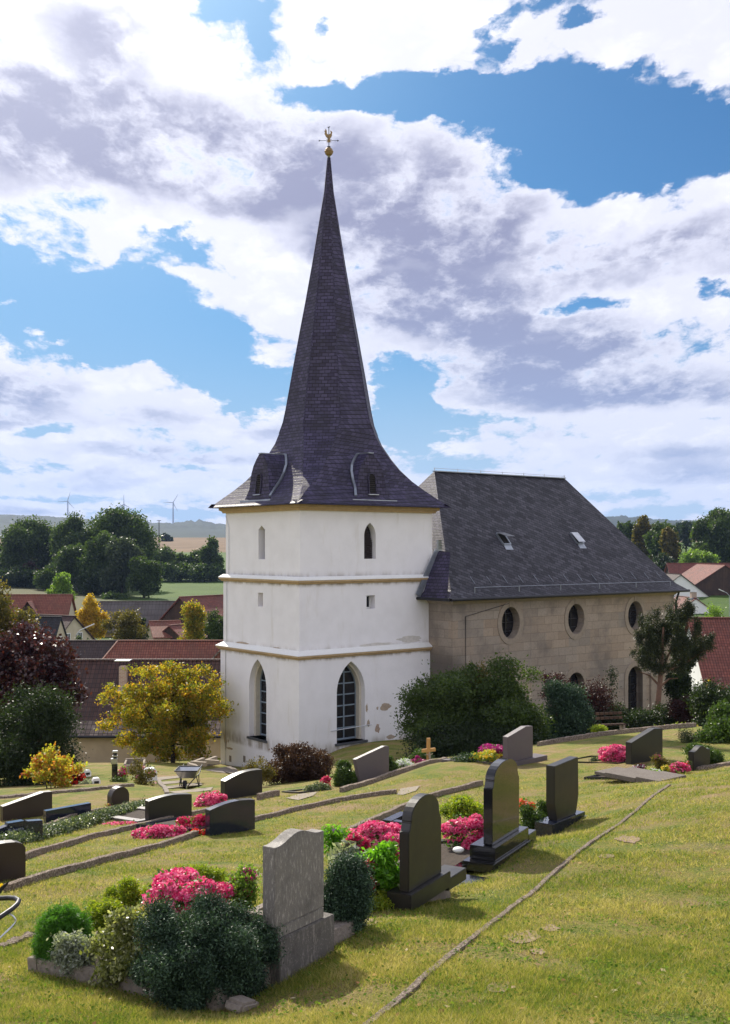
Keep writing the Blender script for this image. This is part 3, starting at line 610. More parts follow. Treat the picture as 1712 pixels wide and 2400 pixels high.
def dormer(side):
    # local: u along the wall, w outwards; b(z) = where the spire surface is
    def tr(u, w, z): return (scx + u, scy - w, z_(z)) if side == 0 else (scx - w * 1.0, scy + u, z_(z))
    base = 3.58 if side == 0 else 4.22
    off = 0. if side == 0 else 0.
    outl = [(-1.28, 2.08), (1.28, 2.08), (1.05, 2.3), (.86, 2.7), (.80, 3.1), (.74, 3.45), (.60, 3.8), (.36, 4.12), (.13, 4.36), (-.13, 4.36), (-.36, 4.12), (-.60, 3.8), (-.74, 3.45), (-.80, 3.1), (-.86, 2.7), (-1.05, 2.3)]
    def fw(z): return base - .10 * min(1, (z - 2.08) / .5) - .06 * (z - 2.08)
    k = len(outl); mb = MB()
    mb.poly([tr(u, fw(z), z) for u, z in outl])
    mb.build('dormer_front', M['slate'], church)
    mb = MB(); mb.poly([tr(u, fw(z), z) for u, z in outl] + [tr(u, 1.2, z) for u, z in outl], [(a, (a+1) % k, k + (a+1) % k, k + a) for a in range(k)])
    d = mb.build('dormer_roof', M['slate_s' if side == 0 else 'slate'], church)
    mb = MB(); mb.bar(tr(0, fw(4.36) + .05, 4.39), tr(0, 2.3, 4.39), .3, .04)
    mb.build('ridge_flashing', M['lead'], d)
    pts = []
    prevz = {z: r_ for z, r_, _ in prof}
    zs = [p[0] for p in prof]; rr = [p[1] for p in prof]
    sgn = -1 if side == 0 else -1
    path = []
    for u, z in outl[::-1][:8] if side == 0 else outl[::-1][:8]:
        surf = float(np.interp(z, zs, rr)); q = max(0., min(1., (6.0 - z) / 4.0)); surf *= (1 - .085 * q) if side == 0 else (1 + .075 * q)
        path.append(tr(u - .03, surf + .05, z + .03))
    mb = MB()
    for a, b in zip(path[:-1], path[1:]): mb.bar(a, b, .11, .08)
    mb.build('valley_flashing', M['lead'], d)
    mb = MB(); mb.bar(tr(-1.3, fw(2.08) + .06, 2.12), tr(1.35, fw(2.08) + .06, 2.12), .06, .10)
    mb.build('apron_flashing', M['lead'], d)
    w0 = arch(0, 2.45, 3.42, .42); mb = MB(); fz = lambda x, z, t: tr(x, fw(z) + .012 + t, z)
    mb.poly([fz(x, z, 0) for x, z in w0])
    o = mb.build('dormer_window', M['void'], church)
    mb = MB()
    for i in range(9): mb.bar(fz(-.2, 2.5 + i * .1, .02), fz(.2, 2.5 + i * .1, .02), .05, .02)
    mb.build('louvre', M['louvre'], o)
    mb = MB()
    for a, b in zip(w0, w0[1:] + w0[:1]): mb.bar(fz(a[0], a[1], .02), fz(b[0], b[1], .02), .05)
    mb.build('dormer_window_frame', M['slate'], o)
    MB().bar(fz(-.3, 2.42, .05), fz(.3, 2.42, .05), .1, .03).build('dormer_window_sill', M['zinc'], o)
dormer(0); dormer(1)
# finial: knob, rod, compass, rooster
fin_ = Vector((scx, scy, 0))
MB().lathe([(.05, 19.05), (.07, 19.3), (.10, 19.32)], (scx, scy, 9.9), 10).build('finial_neck', M['lead'], church, smooth=True)
mb = MB(); mb.lathe([(.03, 19.28)] + [(.205 * math.sin(math.pi * i / 14), 19.49 - .205 * math.cos(math.pi * i / 14)) for i in range(1, 7)] + [(.205, 19.48), (.225, 19.49), (.225, 19.51), (.205, 19.52)] + [(.205 * math.sin(math.pi * i / 14), 19.51 - .205 * math.cos(math.pi * i / 14)) for i in range(8, 14)], (scx, scy, 9.9), 24)
mb.build('golden_ball', M['gold'], church, smooth=True)
MB().tube([(scx, scy, z_(19.7)), (scx, scy, z_(20.72))], .02, 8).build('finial_rod', M['darkmetal'], church)
rx = Vector((.789, -.615, 0)); ry = Vector((.615, .789, 0))   # across the view / away, in the church frame
def vp(a, z, b=0.): return Vector((scx, scy, z_(z))) + rx * a + ry * b
MB().tube([vp(0, 20.05, -.46), vp(0, 20.05, .46)], .012, 6).build('compass_arm', M['darkmetal'], church)
mb = MB(); mb.tube([vp(-.46, 20.05), vp(.46, 20.05)], .012, 6)
mb.poly([vp(.5, 20.05), vp(.42, 20.10), vp(.42, 20.0)] + [vp(.5, 20.05, .02), vp(.42, 20.10, .02), vp(.42, 20.0, .02)], [(0,1,2),(5,4,3),(0,3,4,1),(1,4,5,2),(2,5,3,0)])
mb.poly([vp(-.42, 20.05), vp(-.5, 20.10), vp(-.5, 20.0)] + [vp(-.42, 20.05, .02), vp(-.5, 20.10, .02), vp(-.5, 20.0, .02)], [(0,1,2),(5,4,3),(0,3,4,1),(1,4,5,2),(2,5,3,0)])
mb.build('compass_arm', M['darkmetal'], church)
MB().bar(vp(-.06, 20.70), vp(.06, 20.74), .03).build('rod_tip', M['darkmetal'], church); MB().bar(vp(-.08, 19.75), vp(.08, 19.75), .05).build('rod_collar', M['darkmetal'], church)
mb = MB()
for i in range(12):
    a = math.pi * 2 * i / 12; mb.bar(vp(.05 * math.cos(a), 20.05 + .05 * math.sin(a)), vp(.14 * math.cos(a), 20.05 + .14 * math.sin(a)), .02)
mb.tube([vp(0, 20.05, -.02), vp(0, 20.05, .02)], .08, 12)
mb.build('compass_star', M['gold'], church)
rooster = [(-.03,20.12),(.03,20.12),(.06,20.18),(.12,20.22),(.155,20.30),(.15,20.40),(.175,20.44),(.15,20.50),(.11,20.52),(.08,20.56),(.075,20.50),(.09,20.44),(.06,20.38),(0,20.35),(-.06,20.36),(-.10,20.42),(-.10,20.52),(-.13,20.60),(-.19,20.64),(-.17,20.56),(-.23,20.52),(-.19,20.46),(-.22,20.38),(-.18,20.32),(-.15,20.24),(-.08,20.19)]
k = len(rooster); MB().poly([vp(a, z, -.02) for a, z in rooster] + [vp(a, z, .02) for a, z in rooster], [list(range(k)), list(range(2*k-1, k-1, -1))] + [(i, (i+1) % k, k + (i+1) % k, k + i) for i in range(k)]).build('weathercock', M['gold'], church)
MB().bar(vp(-.12, 17.9), vp(.12, 17.9), .04).build('ladder_hook', M['darkmetal'], church)
# ---- nave
nx0, nx1, ny0, ny1 = 7.8, 24.9, -1.65, 9.4; eave = z_(-2.5)
ow = [11.69, 16.56, 21.44]; zc = z_(-3.84)
holes = [(oval(x, zc, 1.28, 1.60), .55) for x in ow] + [(arch(x, z_(-9.6), z_(-6.65), 1.28), .55) for x in ow]
mb = MB(); wall(mb, nx0, nx1, -1.5, eave + .1, holes, lambda x, z, t: (x, ny0 + t, z), 0)
mb.poly([(nx0, ny0, -1.5), (nx0, ny1, -1.5), (nx0, ny1, eave + .1), (nx0, ny0, eave + .1)]); mb.poly([(nx1, ny0, -2.5), (nx1, ny1, -2.5), (nx1, ny1, eave + .1), (nx1, ny0, eave + .1)]); mb.poly([(nx0, ny1, -2.5), (nx1, ny1, -2.5), (nx1, ny1, eave + .1), (nx0, ny1, eave + .1)])
mb.build('nave_wall', M['stone'], church)
def ringm(outer, inner, y0, y1, name, m, par):
    k = len(outer); mb = MB()
    mb.poly([(x, y0, z) for x, z in outer] + [(x, y0, z) for x, z in inner] + [(x, y1, z) for x, z in outer] + [(x, y1, z) for x, z in inner],
            [(i, (i+1) % k, k + (i+1) % k, k + i) for i in range(k)] + [(i, (i+1) % k, 2*k + (i+1) % k, 2*k + i) for i in range(k)] + [(k + i, k + (i+1) % k, 3*k + (i+1) % k, 3*k + i) for i in range(k)])
    return mb.build(name, m, par)
for x in ow:
    wn = MB().poly([(a, ny0 + .42, z) for a, z in oval(x, zc, 1.4, 1.75)]).build('oval_window', M['glass'], church)
    ringm(oval(x, zc, 1.82, 2.18, 32), oval(x, zc, 1.28, 1.60, 32), ny0 - .035, ny0 + .3, 'stone_surround', M['sand'], wn)
    MB().box(x - .13, x + .13, ny0 - .06, ny0 + .1, zc + .80, zc + 1.38).build('keystone', M['sand'], wn)
    g = MB(); g.bar((x, ny0 + .38, zc - .8), (x, ny0 + .38, zc + .8), .05)
    for dz in (-.45, 0, .45): g.bar((x - .6, ny0 + .38, zc + dz), (x + .6, ny0 + .38, zc + dz), .035)
    g.build('glazing_bar', M['darkmetal'], wn)
    aw = MB().poly([(a, ny0 + .42, z) for a, z in arch(x, z_(-9.7), z_(-6.6), 1.4)]).build('arched_window', M['glass'], church)
    ringm(arch(x, z_(-9.85), z_(-6.35), 1.85), arch(x, z_(-9.6), z_(-6.65), 1.28), ny0 - .035, ny0 + .3, 'stone_surround', M['sand'], aw)
    g = MB(); g.bar((x, ny0 + .38, z_(-9.6)), (x, ny0 + .38, z_(-6.7)), .05)
    for i in range(5): g.bar((x - .62, ny0 + .38, z_(-9.2 + i * .5)), (x + .62, ny0 + .38, z_(-9.2 + i * .5)), .035)
    g.build('glazing_bar', M['darkmetal'], aw)
MB().tube([(11.69, ny0 - .02, zc + 1.0), (8.6, ny0 - .04, eave - .9), (8.6, ny0 - .04, -.5)], .02, 5).build('lightning_conductor', M['darkmetal'], church)
MB().tube([(nx1 + .05, ny0 - .35, eave), (nx1 + .1, ny0 - .08, eave - .7), (nx1 + .1, ny0 - .08, -1)], .06, 8).build('rain_pipe', M['darkmetal'], church)
mb = MB(); mb.box(22.7, 23.0, ny0 - .12, ny0 + .1, -1, z_(-7.3)); mb.box(22.6, 26.2, ny0 - .18, ny0 + .1, z_(-7.3), z_(-7.1)); mb.box(23.0, 26.1, ny0 - .06, ny0 + .1, -1, z_(-7.3))
mb.build('blind_doorway', M['sand'], church)
mb = MB(); mb.poly([(nx0 - .28, ny0 - .28, eave - .02), (nx1 + .28, ny0 - .28, eave - .02), (nx1 + .28, ny1 + .28, eave - .02), (nx0 - .28, ny1 + .28, eave - .02), (nx0 - .02, ny0 - .02, eave - .30), (nx1 + .02, ny0 - .02, eave - .30), (nx1 + .02, ny1 + .02, eave - .3), (nx0 - .02, ny1 + .02, eave - .3)],
    [(0,1,5,4),(1,2,6,5),(2,3,7,6),(3,0,4,7)]); mb.build('cornice', M['sand'], church)
E = [(7.12, -2.2), (25.5, -2.2), (25.5, 9.95), (7.12, 9.95)]; B = [(7.62, -1.7), (25.0, -1.7), (25.0, 9.45), (7.62, 9.45)]; Rg = [(11.5, 3.87, z_(4.04)), (21.8, 3.87, z_(4.04))]
zE, zB = z_(-2.5), z_(-2.12)
vs = [(x, y, zE) for x, y in E] + [(x, y, zB) for x, y in B] + Rg + [(x, y, zE - .1) for x, y in E]
mb = MB(); mb.poly(vs, [(0,1,5,4),(4,5,9,8),(2,3,7,6),(6,7,8,9)]); mb.build('nave_roof', M['slate_d'], church)
mb = MB(); mb.poly(vs, [(1,2,6,5),(5,6,9),(3,0,4,7),(7,4,8),(10,11,1,0),(11,12,2,1),(12,13,3,2),(13,10,0,3),(10,13,12,11)]); mb.build('nave_roof', M['slate'], church)
mb = MB(); mb.bar(Rg[0], Rg[1], .3, .05)
mb.build('ridge_capping', M['lead'], church)
mb = MB(); mb.tube([(11.5, 3.87, z_(4.2)), (21.8, 3.87, z_(4.15))], .012, 5)
for x in np.linspace(11.5, 21.8, 7): mb.bar((x, 3.87, z_(4.0)), (x, 3.87, z_(4.22)), .03)
mb.build('lightning_conductor', M['zinc'], church)
mb = MB(); mb.tube([(7.12, -2.27, zE - .04), (25.5, -2.27, zE - .04)], .075, 8); mb.tube([(7.05, -2.25, zE - .04), (7.05, .5, zE - .04)], .075, 8); mb.build('gutter', M['darkmetal'], church)
def onroof(a, t):     # a along the nave, t 0 at the break .. 1 at the ridge, on the slope facing the graveyard
    return Vector((a, -1.7 + t * (3.87 + 1.7), zB + t * (z_(4.04) - zB)))
nrm = Vector((0, -(z_(4.04) - zB), 5.57)).normalized(); upv = (onroof(10, 1) - onroof(10, 0)).normalized()
mb = MB(); mb.tube([(9.0, -1.9, zB + .12), (24.3, -1.9, zB + .12)], .014, 5)
for i in range(14):
    x = 9.4 + i * 1.12; p = onroof(x, .10); mb.bar(p + nrm * .01, p - upv * .5 + nrm * .04, .015)
for i in range(6): x = 9.0 + i * 3.05; mb.bar((x, -1.9, zB - .2), (x, -1.9, zB + .13), .03)
mb.build('snow_guard', M['lead'], church)
def hatch(a, t, open_):
    p = onroof(a, t); R3 = Vector((1, 0, 0)); mb = MB()
    c = [p + R3 * sx * .27 + upv * sy * .38 + nrm * .04 for sx, sy in ((-1,-1),(1,-1),(1,1),(-1,1))]
    for i in range(4): mb.bar(c[i], c[(i+1) % 4], .07, .09, tuple(nrm))
    f = mb.build('roof_hatch', M['lead'], church)
    MB().poly(c).build('hatch_opening', M['void'], f)
    tilt = .6 if open_ else .10; l0, l1 = c[3] + nrm * .06, c[2] + nrm * .06; dn_ = (-upv * math.cos(tilt) + nrm * math.sin(tilt)) * (.8 if open_ else .78)
    MB().poly([l0, l1, l1 + dn_, l0 + dn_, l0 + nrm * .03, l1 + nrm * .03, l1 + dn_ + nrm * .03, l0 + dn_ + nrm * .03], [(0,1,2,3),(7,6,5,4),(0,4,5,1),(1,5,6,2),(2,6,7,3),(3,7,4,0)]).build('hatch_lid', M['zinc'], f)
    MB().poly([c[0] - upv * .35 - nrm * .02, c[1] - upv * .35 - nrm * .02, c[1], c[0]]).build('flashing', M['lead'], f)
hatch(13.35, .40, True); hatch(19.15, .41, False)
# small hipped slate piece and lead gutter where nave roof meets the tower
mb = MB(); mb.poly([(7.13, -.2, zE + .03), (7.13, -2.0, zE + .03), (8.32, -.9, z_(-.3)), (8.32, .15, z_(-.2))])
mb.build('valley_roof', M['slate'], church)
mb = MB(); mb.bar((7.0, -.02, zE + .1), (8.25, -.02, z_(-.2)), .32, .05, (0, 1, 0)); mb.bar((8.36, -.05, z_(-.3)), (8.36, -.05, z_(.3)), .30, .05, (0, 1, 0)); mb.build('valley_flashing', M['lead'], church)
mb = MB()
zz = z_(-.1)
while zz < z_(1.65):
    a = (zz - zB) / (z_(4.04) - zB) * 3.88 + 7.62
    mb.poly([(8.33, -.28, zz), (8.62, -.34, zz - .02), (8.62, .02, zz + .03), (8.33, .05, zz + .06)]); zz += .12
mb.build('stepped_slates', M['slate'], church)
# ------------------------------------------------------------------ foliage
def leafquads(cen, size, aspect=.5, nrm=None, flat=0., rg=R):
    n_ = len(cen); v = rg.normal(size=(n_, 3))
    if nrm is not None: v = v * (1 - flat) + nrm * flat * 2
    v /= np.linalg.norm(v, axis=1)[:, None] + 1e-9
    t = np.cross(v, rg.normal(size=(n_, 3))); t /= np.linalg.norm(t, axis=1)[:, None] + 1e-9; b = np.cross(v, t)
    s = (size * rg.uniform(.6, 1.25, n_))[:, None]
    V = np.stack([cen - t * s * .5, cen + b * s * aspect * .5 - t * s * .05, cen + t * s * .5, cen - b * s * aspect * .5 - t * s * .05], 1).reshape(-1, 3)
    return V, np.arange(n_ * 4).reshape(-1, 4)
def crown_pts(blobs, ncl, per, clr, shell=.4, squash=.75, rg=R):
    b = np.array(blobs, float); w = (b[:, 3] * b[:, 4] * b[:, 5]) ** (2/3); w /= w.sum()
    k = rg.choice(len(b), ncl, p=w); d = rg.normal(size=(ncl, 3)); d /= np.linalg.norm(d, axis=1)[:, None]
    r = rg.random(ncl) ** shell * rg.uniform(.72, 1.10, ncl) * np.where(rg.random(ncl) < .10, rg.uniform(1.0, 1.28, ncl), 1.)
    c = b[k, :3] + d * b[k, 3:6] * r[:, None]
    off = rg.normal(size=(ncl * per, 3)) * clr * np.array([1, 1, squash])
    return np.repeat(c, per, 0) + off, np.repeat(rg.random(ncl), per)
def foliage(name, blobs, ncl, per, clr, size, m, parent, aspect=.5, shell=.4, squash=.75, mixr=.55, seed=1, zmin=None, kind=None):
    rg = np.random.default_rng(seed); p, q = crown_pts(blobs, ncl, per, clr, shell, squash, rg)
    if zmin is not None: keep = p[:, 2] > zmin; p, q = p[keep], q[keep]
    V, Fc = leafquads(p, size, aspect, rg=rg); rnd = np.clip(q * mixr + rg.random(len(p)) * (1 - mixr), 0, 1)
    o = fastmesh(name, V, Fc, m, rnd, parent); 
    if kind: tag(o, kind=kind)
    return o
LF = dict(
 dark=leafm('leaf_dark_green', [(0.009, 0.016, 0.006), (0.019, 0.034, 0.009), (0.037, 0.062, 0.015)], .3),
 mid=leafm('leaf_mid_green', [(0.022, 0.041, 0.009), (0.045, 0.075, 0.015), (0.083, 0.120, 0.026)], .35),
 light=leafm('leaf_light_green', [(.07, .13, .02), (.13, .21, .035), (.22, .30, .06)], .45),
 olive=leafm('leaf_olive', [(0.045, 0.049, 0.011), (0.098, 0.083, 0.017), (0.165, 0.112, 0.022)], .4),
 willow=leafm('leaf_grey_green', [(0.028, 0.042, 0.021), (0.049, 0.070, 0.035), (0.070, 0.091, 0.042)], .3),
 autumn2=leafm('leaf_red_orange', [(.12, .17, .02), (.26, .27, .03), (.40, .33, .05), (.38, .15, .03), (.34, .06, .03)], .5),
 yellow=leafm('leaf_yellow', [(.20, .16, .015), (.42, .27, .02), (.55, .36, .03)], .45),
 autumn=leafm('leaf_autumn_mix', [(.05, .09, .012), (.12, .14, .016), (.24, .21, .02), (.36, .24, .025), (.42, .15, .02)], .5),
 beech=leafm('leaf_copper', [(0.015, 0.007, 0.010), (0.038, 0.012, 0.015), (0.111, 0.019, 0.019)], .25, .28, .6),
 redbrown=leafm('leaf_red_brown', [(0.025, 0.011, 0.008), (0.052, 0.023, 0.014), (0.084, 0.042, 0.021)], .3),
 purple=leafm('leaf_purple', [(0.021, 0.008, 0.010), (0.049, 0.014, 0.014)], .3),
 juniper=leafm('needle_blue_green', [(0.010, 0.024, 0.014), (0.032, 0.066, 0.038), (0.085, 0.145, 0.080)], .15, .6),
 pine=leafm('needle_pine', [(.012, .02, .008), (0.016, 0.026, 0.010), (0.040, 0.052, 0.016), (0.096, 0.104, 0.032)], .2),
 bright=leafm('leaf_bright_green', [(.05, .14, .012), (.11, .27, .02), (.2, .4, .04)], .5, .4),
 moss=leafm('fine_green', [(.03, .09, .01), (.06, .17, .015), (.10, .24, .03)], .4),
 heath=leafm('heather_green', [(.08, .13, .012), (.18, .24, .02), (.34, .33, .03)], .45),
 varieg=leafm('variegated_leaf', [(0.063, 0.081, 0.023), (0.144, 0.162, 0.045), (0.450, 0.450, 0.252)], .35, .35, .6),
 silver=leafm('silver_leaf', [(.09, .11, .08), (.24, .27, .22), (.5, .52, .48)], .3),
 ivy=leafm('glossy_ground_cover', [(0.014, 0.032, 0.008), (0.032, 0.064, 0.014), (0.072, 0.112, 0.032)], .15, .22, .8),
 box=leafm('boxwood_leaf', [(0.020, 0.044, 0.010), (0.048, 0.088, 0.016), (0.104, 0.160, 0.028)], .3, .35),
 under=leafm('flower_leaf', [(.04, .10, .015), (.07, .15, .025), (.10, .2, .03)], .35),
 hedgeglint=leafm('glint_painted_leaf', [(.02, .04, .012), (.05, .08, .025), (.10, .13, .06), (.55, .55, .45)], .25, .3, .6),  # pale end of the ramp paints white glints on the leaves
)
PT = dict(pink=petalm('petal_pink', [(.55, .015, .10), (.86, .05, .25), (.95, .35, .50), (.92, .14, .34), (.80, .03, .18)]), deep=petalm('petal_crimson', [(.45, .01, .06), (.75, .02, .12), (.85, .12, .25)]),
 red=petalm('petal_red', [(.6, .015, .01), (.85, .05, .02)]), orange=petalm('petal_orange', [(.85, .10, .03), (.9, .2, .07)]), magenta=petalm('petal_magenta', [(.35, .01, .16), (.6, .03, .26)]),
 yellow=petalm('petal_yellow', [(.75, .5, .02), (.85, .65, .05)]), white=petalm('petal_white', [(.75, .75, .70), (.85, .85, .85)]), purple=petalm('petal_purple', [(.16, .03, .20), (.28, .08, .34)]), rose=petalm('petal_rose', [(.8, .25, .3), (.85, .5, .45)]))
TRK = 0
def trunk_mesh(base, top, r, limbs, m, parent, seed=0, n=7, bend=.15):
    rg = random.Random(seed); b, t = Vector(base), Vector(top); L = (t - b).length; pts, rs = [], []
    for i in range(7):
        q = i / 6; pts.append(b.lerp(t, q) + Vector((rg.uniform(-1, 1), rg.uniform(-1, 1), 0)) * bend * r * 4 * min(q, .5) * 2); rs.append(r * (1 - .68 * q) * (1.25 if i == 0 else 1))
    mb = MB(); mb.tube(pts, rs, n)
    for i, e in enumerate(limbs):
        e = Vector(e); q = rg.uniform(.25, .75); s = b.lerp(t, q); md = s.lerp(e, .5) + Vector((0, 0, -.08 * (e - s).length)) + Vector((rg.uniform(-1, 1), rg.uniform(-1, 1), 0)) * .06 * L
        mb.tube([s, md, e], [r * .45 * (1 - q * .5), r * .28, r * .06], 5)
    return mb.build('trunk', m, parent)
def blobset(w, dpt, h, n, seed, z0=0., lump=.42, top=0., core=.30, fill=False):
    """n overlapping lumps inside an ellipsoid w x dpt x h whose bottom is at z0"""
    rg = np.random.default_rng(seed); out = [(0, 0, z0 + h * .45, w * core, dpt * core, h * core * 1.2)]
    n = int(n * 1.7)
    for i in range(n):
        a = rg.uniform(0, 2 * math.pi); e = rg.uniform(-.8, 1.); c = math.sqrt(max(0, 1 - e * e)) * (1 - top * max(0, e)); s = lump * rg.uniform(.38, .95)
        if fill: q = rg.uniform(.35, 1.05); c *= q; e *= q; s *= .8
        out.append((c * math.cos(a) * w * .5 * (1 - s * .75), c * math.sin(a) * dpt * .5 * (1 - s * .75), z0 + h * .5 + e * h * .5 * (1 - s * .8), w * .5 * s, dpt * .5 * s, h * .5 * s))
    return out
def tree(name, label, cat, bbox, d, m, leaf, ncl, per, trunkf=.25, trunkr=.16, bm=None, group=None, seed=1, nb=11, aspect=.6, clr=None, shell=.35, base=None, top=0., dk=.9, squash=.75, lump=.42, core=.3, fill=False, extra=()):
    x0, y0, x1, y1 = bbox; cx = (x0 + x1) / 2; zt = P(cx, y0, d).z; g = ground_at(cx, d); zb = min(P(cx, y1, d).z, zt - .5) if base is None else base
    gz = min(g.z, zb); g.z = gz; w = (x1 - x0) / F * d; h = zt - gz
    r = empty(name, g, 0, label, cat, group)
    ch = h * (1 - trunkf); bl = blobset(w, w * dk, ch, nb, seed, h * trunkf, lump, top, core, fill)
    for (px, py, rx_, rz_, dd) in extra: c = P(px, py, d + dd) - g; bl.append((c.x, c.y, c.z, rx_ / F * d, rx_ / F * d * .8, rz_ / F * d))
    tr = trunk_mesh((0, 0, -.2), (0, 0, h * .8), trunkr, [b[:3] for b in bl[1:8] + bl[len(bl) - len(extra):]], bm or M['bark'], r, seed)
    foliage('crown', bl, ncl, per, clr or w * .055, leaf, m, r, aspect, shell, squash, seed=seed)
    return r
def shrub(name, label, cat, bbox, d, m, leaf, ncl, per, group=None, seed=1, nb=8, aspect=.55, clr=None, dk=.9, shell=.4, lump=.5, flowers=None, twigs=True, squash=.8, mixr=.55, sink=.05, top=0., partname='foliage', core=.3, fill=False):
    x0, y0, x1, y1 = bbox; cx = (x0 + x1) / 2; p = P(cx, y1, d); w = (x1 - x0) / F * d; h = (y1 - y0) / F * d
    p.z -= sink; r = empty(name, p, 0, label, cat, group); bl = blobset(w, w * dk, h + sink, nb, seed, 0, lump, top, core, fill)
    if twigs:
        rg = random.Random(seed); mb = MB()
        for b in bl[1:7]: mb.tube([(rg.uniform(-.05, .05) * w, rg.uniform(-.05, .05) * w, -.15 if sink else 0), (b[0] * .5, b[1] * .5, b[2] * .55), b[:3]], [w * .014, w * .009, w * .003], 5)
        mb.build('branches', M['bark'], r)
    foliage(partname, bl, ncl, per, clr or w * .05, leaf, m, r, aspect, shell, squash, mixr, seed)
    for k, (pm, nf, fs, zlo) in enumerate(flowers or []):
        rg = np.random.default_rng(seed + 50 + k); b = np.array(bl); kk = rg.integers(0, len(b), nf * 3); dd = rg.normal(size=(nf * 3, 3)); dd /= np.linalg.norm(dd, axis=1)[:, None]; dd[:, 2] = np.abs(dd[:, 2]) * .9 - .15
        c = b[kk, :3] + dd * b[kk, 3:6] * rg.uniform(.95, 1.12, nf * 3)[:, None]; c = c[c[:, 2] > zlo * h][:nf]
        c = np.repeat(c, 4, 0) + rg.normal(size=(len(c) * 4, 3)) * fs * .28; nn3 = np.tile([[-.2, -.45, .75]], (len(c), 1))
        V, Fc = leafquads(c, fs, .8, nn3, .45, rg); tag(fastmesh('blossoms', V, Fc, pm, np.repeat(rg.random(len(c) // 4 + 1), 4)[:len(c)], r), kind='stuff')
    return r
def begonias(label, bbox, d, pm='pink', dk=.9, seed=3, dens=1., fs=.036, dz=.05, nb=7, rot=0.):
    x0, y0, x1, y1 = bbox; w = (x1 - x0) / F * d; h = (y1 - y0) / F * d; A = w * w * dk + w * h
    r = shrub('begonia_bed', label, 'flowers', bbox, d, LF['under'], .05, int(420 * dens * max(A, .2)) + 50, 4, None, seed, nb, .6, w * .03, dk, .3, .5, [(PT[pm], int(5200 * A * dens) + 160, fs * .84, .06)], False, sink=dz, core=.42)
    r.rotation_euler = (0, 0, rot); return r
# ------------------------------------------------------------------ graves
def gframe(name, px, py, d, bearing, label, cat, group=None): return empty(name, P(px, py, d), rad(90 - bearing), label, cat, group)
def part(mb, name, m, par, bevel=.006, **k): return mb.build(name, m, par, bevel, **k)
def headstone(label, px, py, d, bearing, w, t, prof, m, plinths=(), group=None, zs=0., bevel=.006, cat='gravestone'):
    r = gframe('headstone', px, py, d, bearing, label, cat, group); r.location.z = max(r.location.z, h1(r.location.x, r.location.y) - (.03 if not plinths else .5))
    part(MB().prism([(x * w, z) for x, z in prof], 0, t), 'slab', m, r, bevel)
    for (x0, x1, y0, y1, z0, z1, pm) in plinths: part(MB().box(x0, x1, y0, y1, z0, z1), 'plinth', pm, r, .006)
    return r
def border(label, px, py, d, bearing, x0, x1, y0, y1, kw, kh, m, soil=True, dz=0., deep=.45, sides='fblr', group=None, top=None):
    r = gframe('grave_border', px, py, d, bearing, label, 'grave border', group)
    bd = Vector((-math.cos(rad(bearing)), math.sin(rad(bearing)), 0)); wdv = Vector((math.sin(rad(bearing)), math.cos(rad(bearing)), 0)); a_ = r.location.copy()
    g0 = max(h1(*(a_ + wdv * x + bd * y0).xy) for x in (x0, 0, x1)); g1 = max(h1(*(a_ + wdv * x + bd * y1).xy) for x in (x0, 0, x1))
    r.location.z = max(a_.z, g0)
    if sides == 'fblr': r.rotation_euler = (math.atan2(min(0, g1 - g0), y1 - y0), 0, rad(90 - bearing))
    e = .003
    if 'f' in sides: part(MB().box(x0, x1, y0, y0 + kw, dz - deep, dz + kh), 'border_stone', m, r)
    if 'b' in sides: part(MB().box(x0, x1, y1 - kw, y1, dz - deep, dz + kh), 'border_stone', m, r)
    if 'l' in sides: part(MB().box(x0, x0 + kw, y0 + kw + e, y1 - kw - e, dz - deep, dz + kh), 'border_stone', m, r)
    if 'r' in sides: part(MB().box(x1 - kw, x1, y0 + kw + e, y1 - kw - e, dz - deep, dz + kh), 'border_stone', m, r)
    if soil: MB().box(x0 + kw + .01, x1 - kw - .01, y0 + kw + .01, y1 - kw - .01, dz - deep, dz + kh - .03).build('soil', M['soil'], r)
    return r
def wave(h0, h1, n=16, k=1.): return [(0, 0), (1, 0)] + [(1 - i / n, h0 + (h1 - h0) * (.5 - .5 * math.cos(2 * math.pi * min(1, max(0, (1 - i / n) * 1.15 - .06)))) ) for i in range(n + 1)]
def roundtop(hs, ht, w, step=.05, shoulder=.09, n=14):
    """shouldered round arch: vertical to hs, notch, then semicircle"""
    r = .5 - step; p = [(0, 0), (1, 0), (1, hs)]
    p += [(1 - step * .4, hs + .01), (1 - step, hs + shoulder)]
    for i in range(n + 1): a = math.pi * i / n; p.append((.5 + r * math.cos(a), hs + shoulder + .02 + (ht - hs - shoulder - .02) * math.sin(a)))
    p += [(step, hs + shoulder), (step * .4, hs + .01), (0, hs)]
    return p
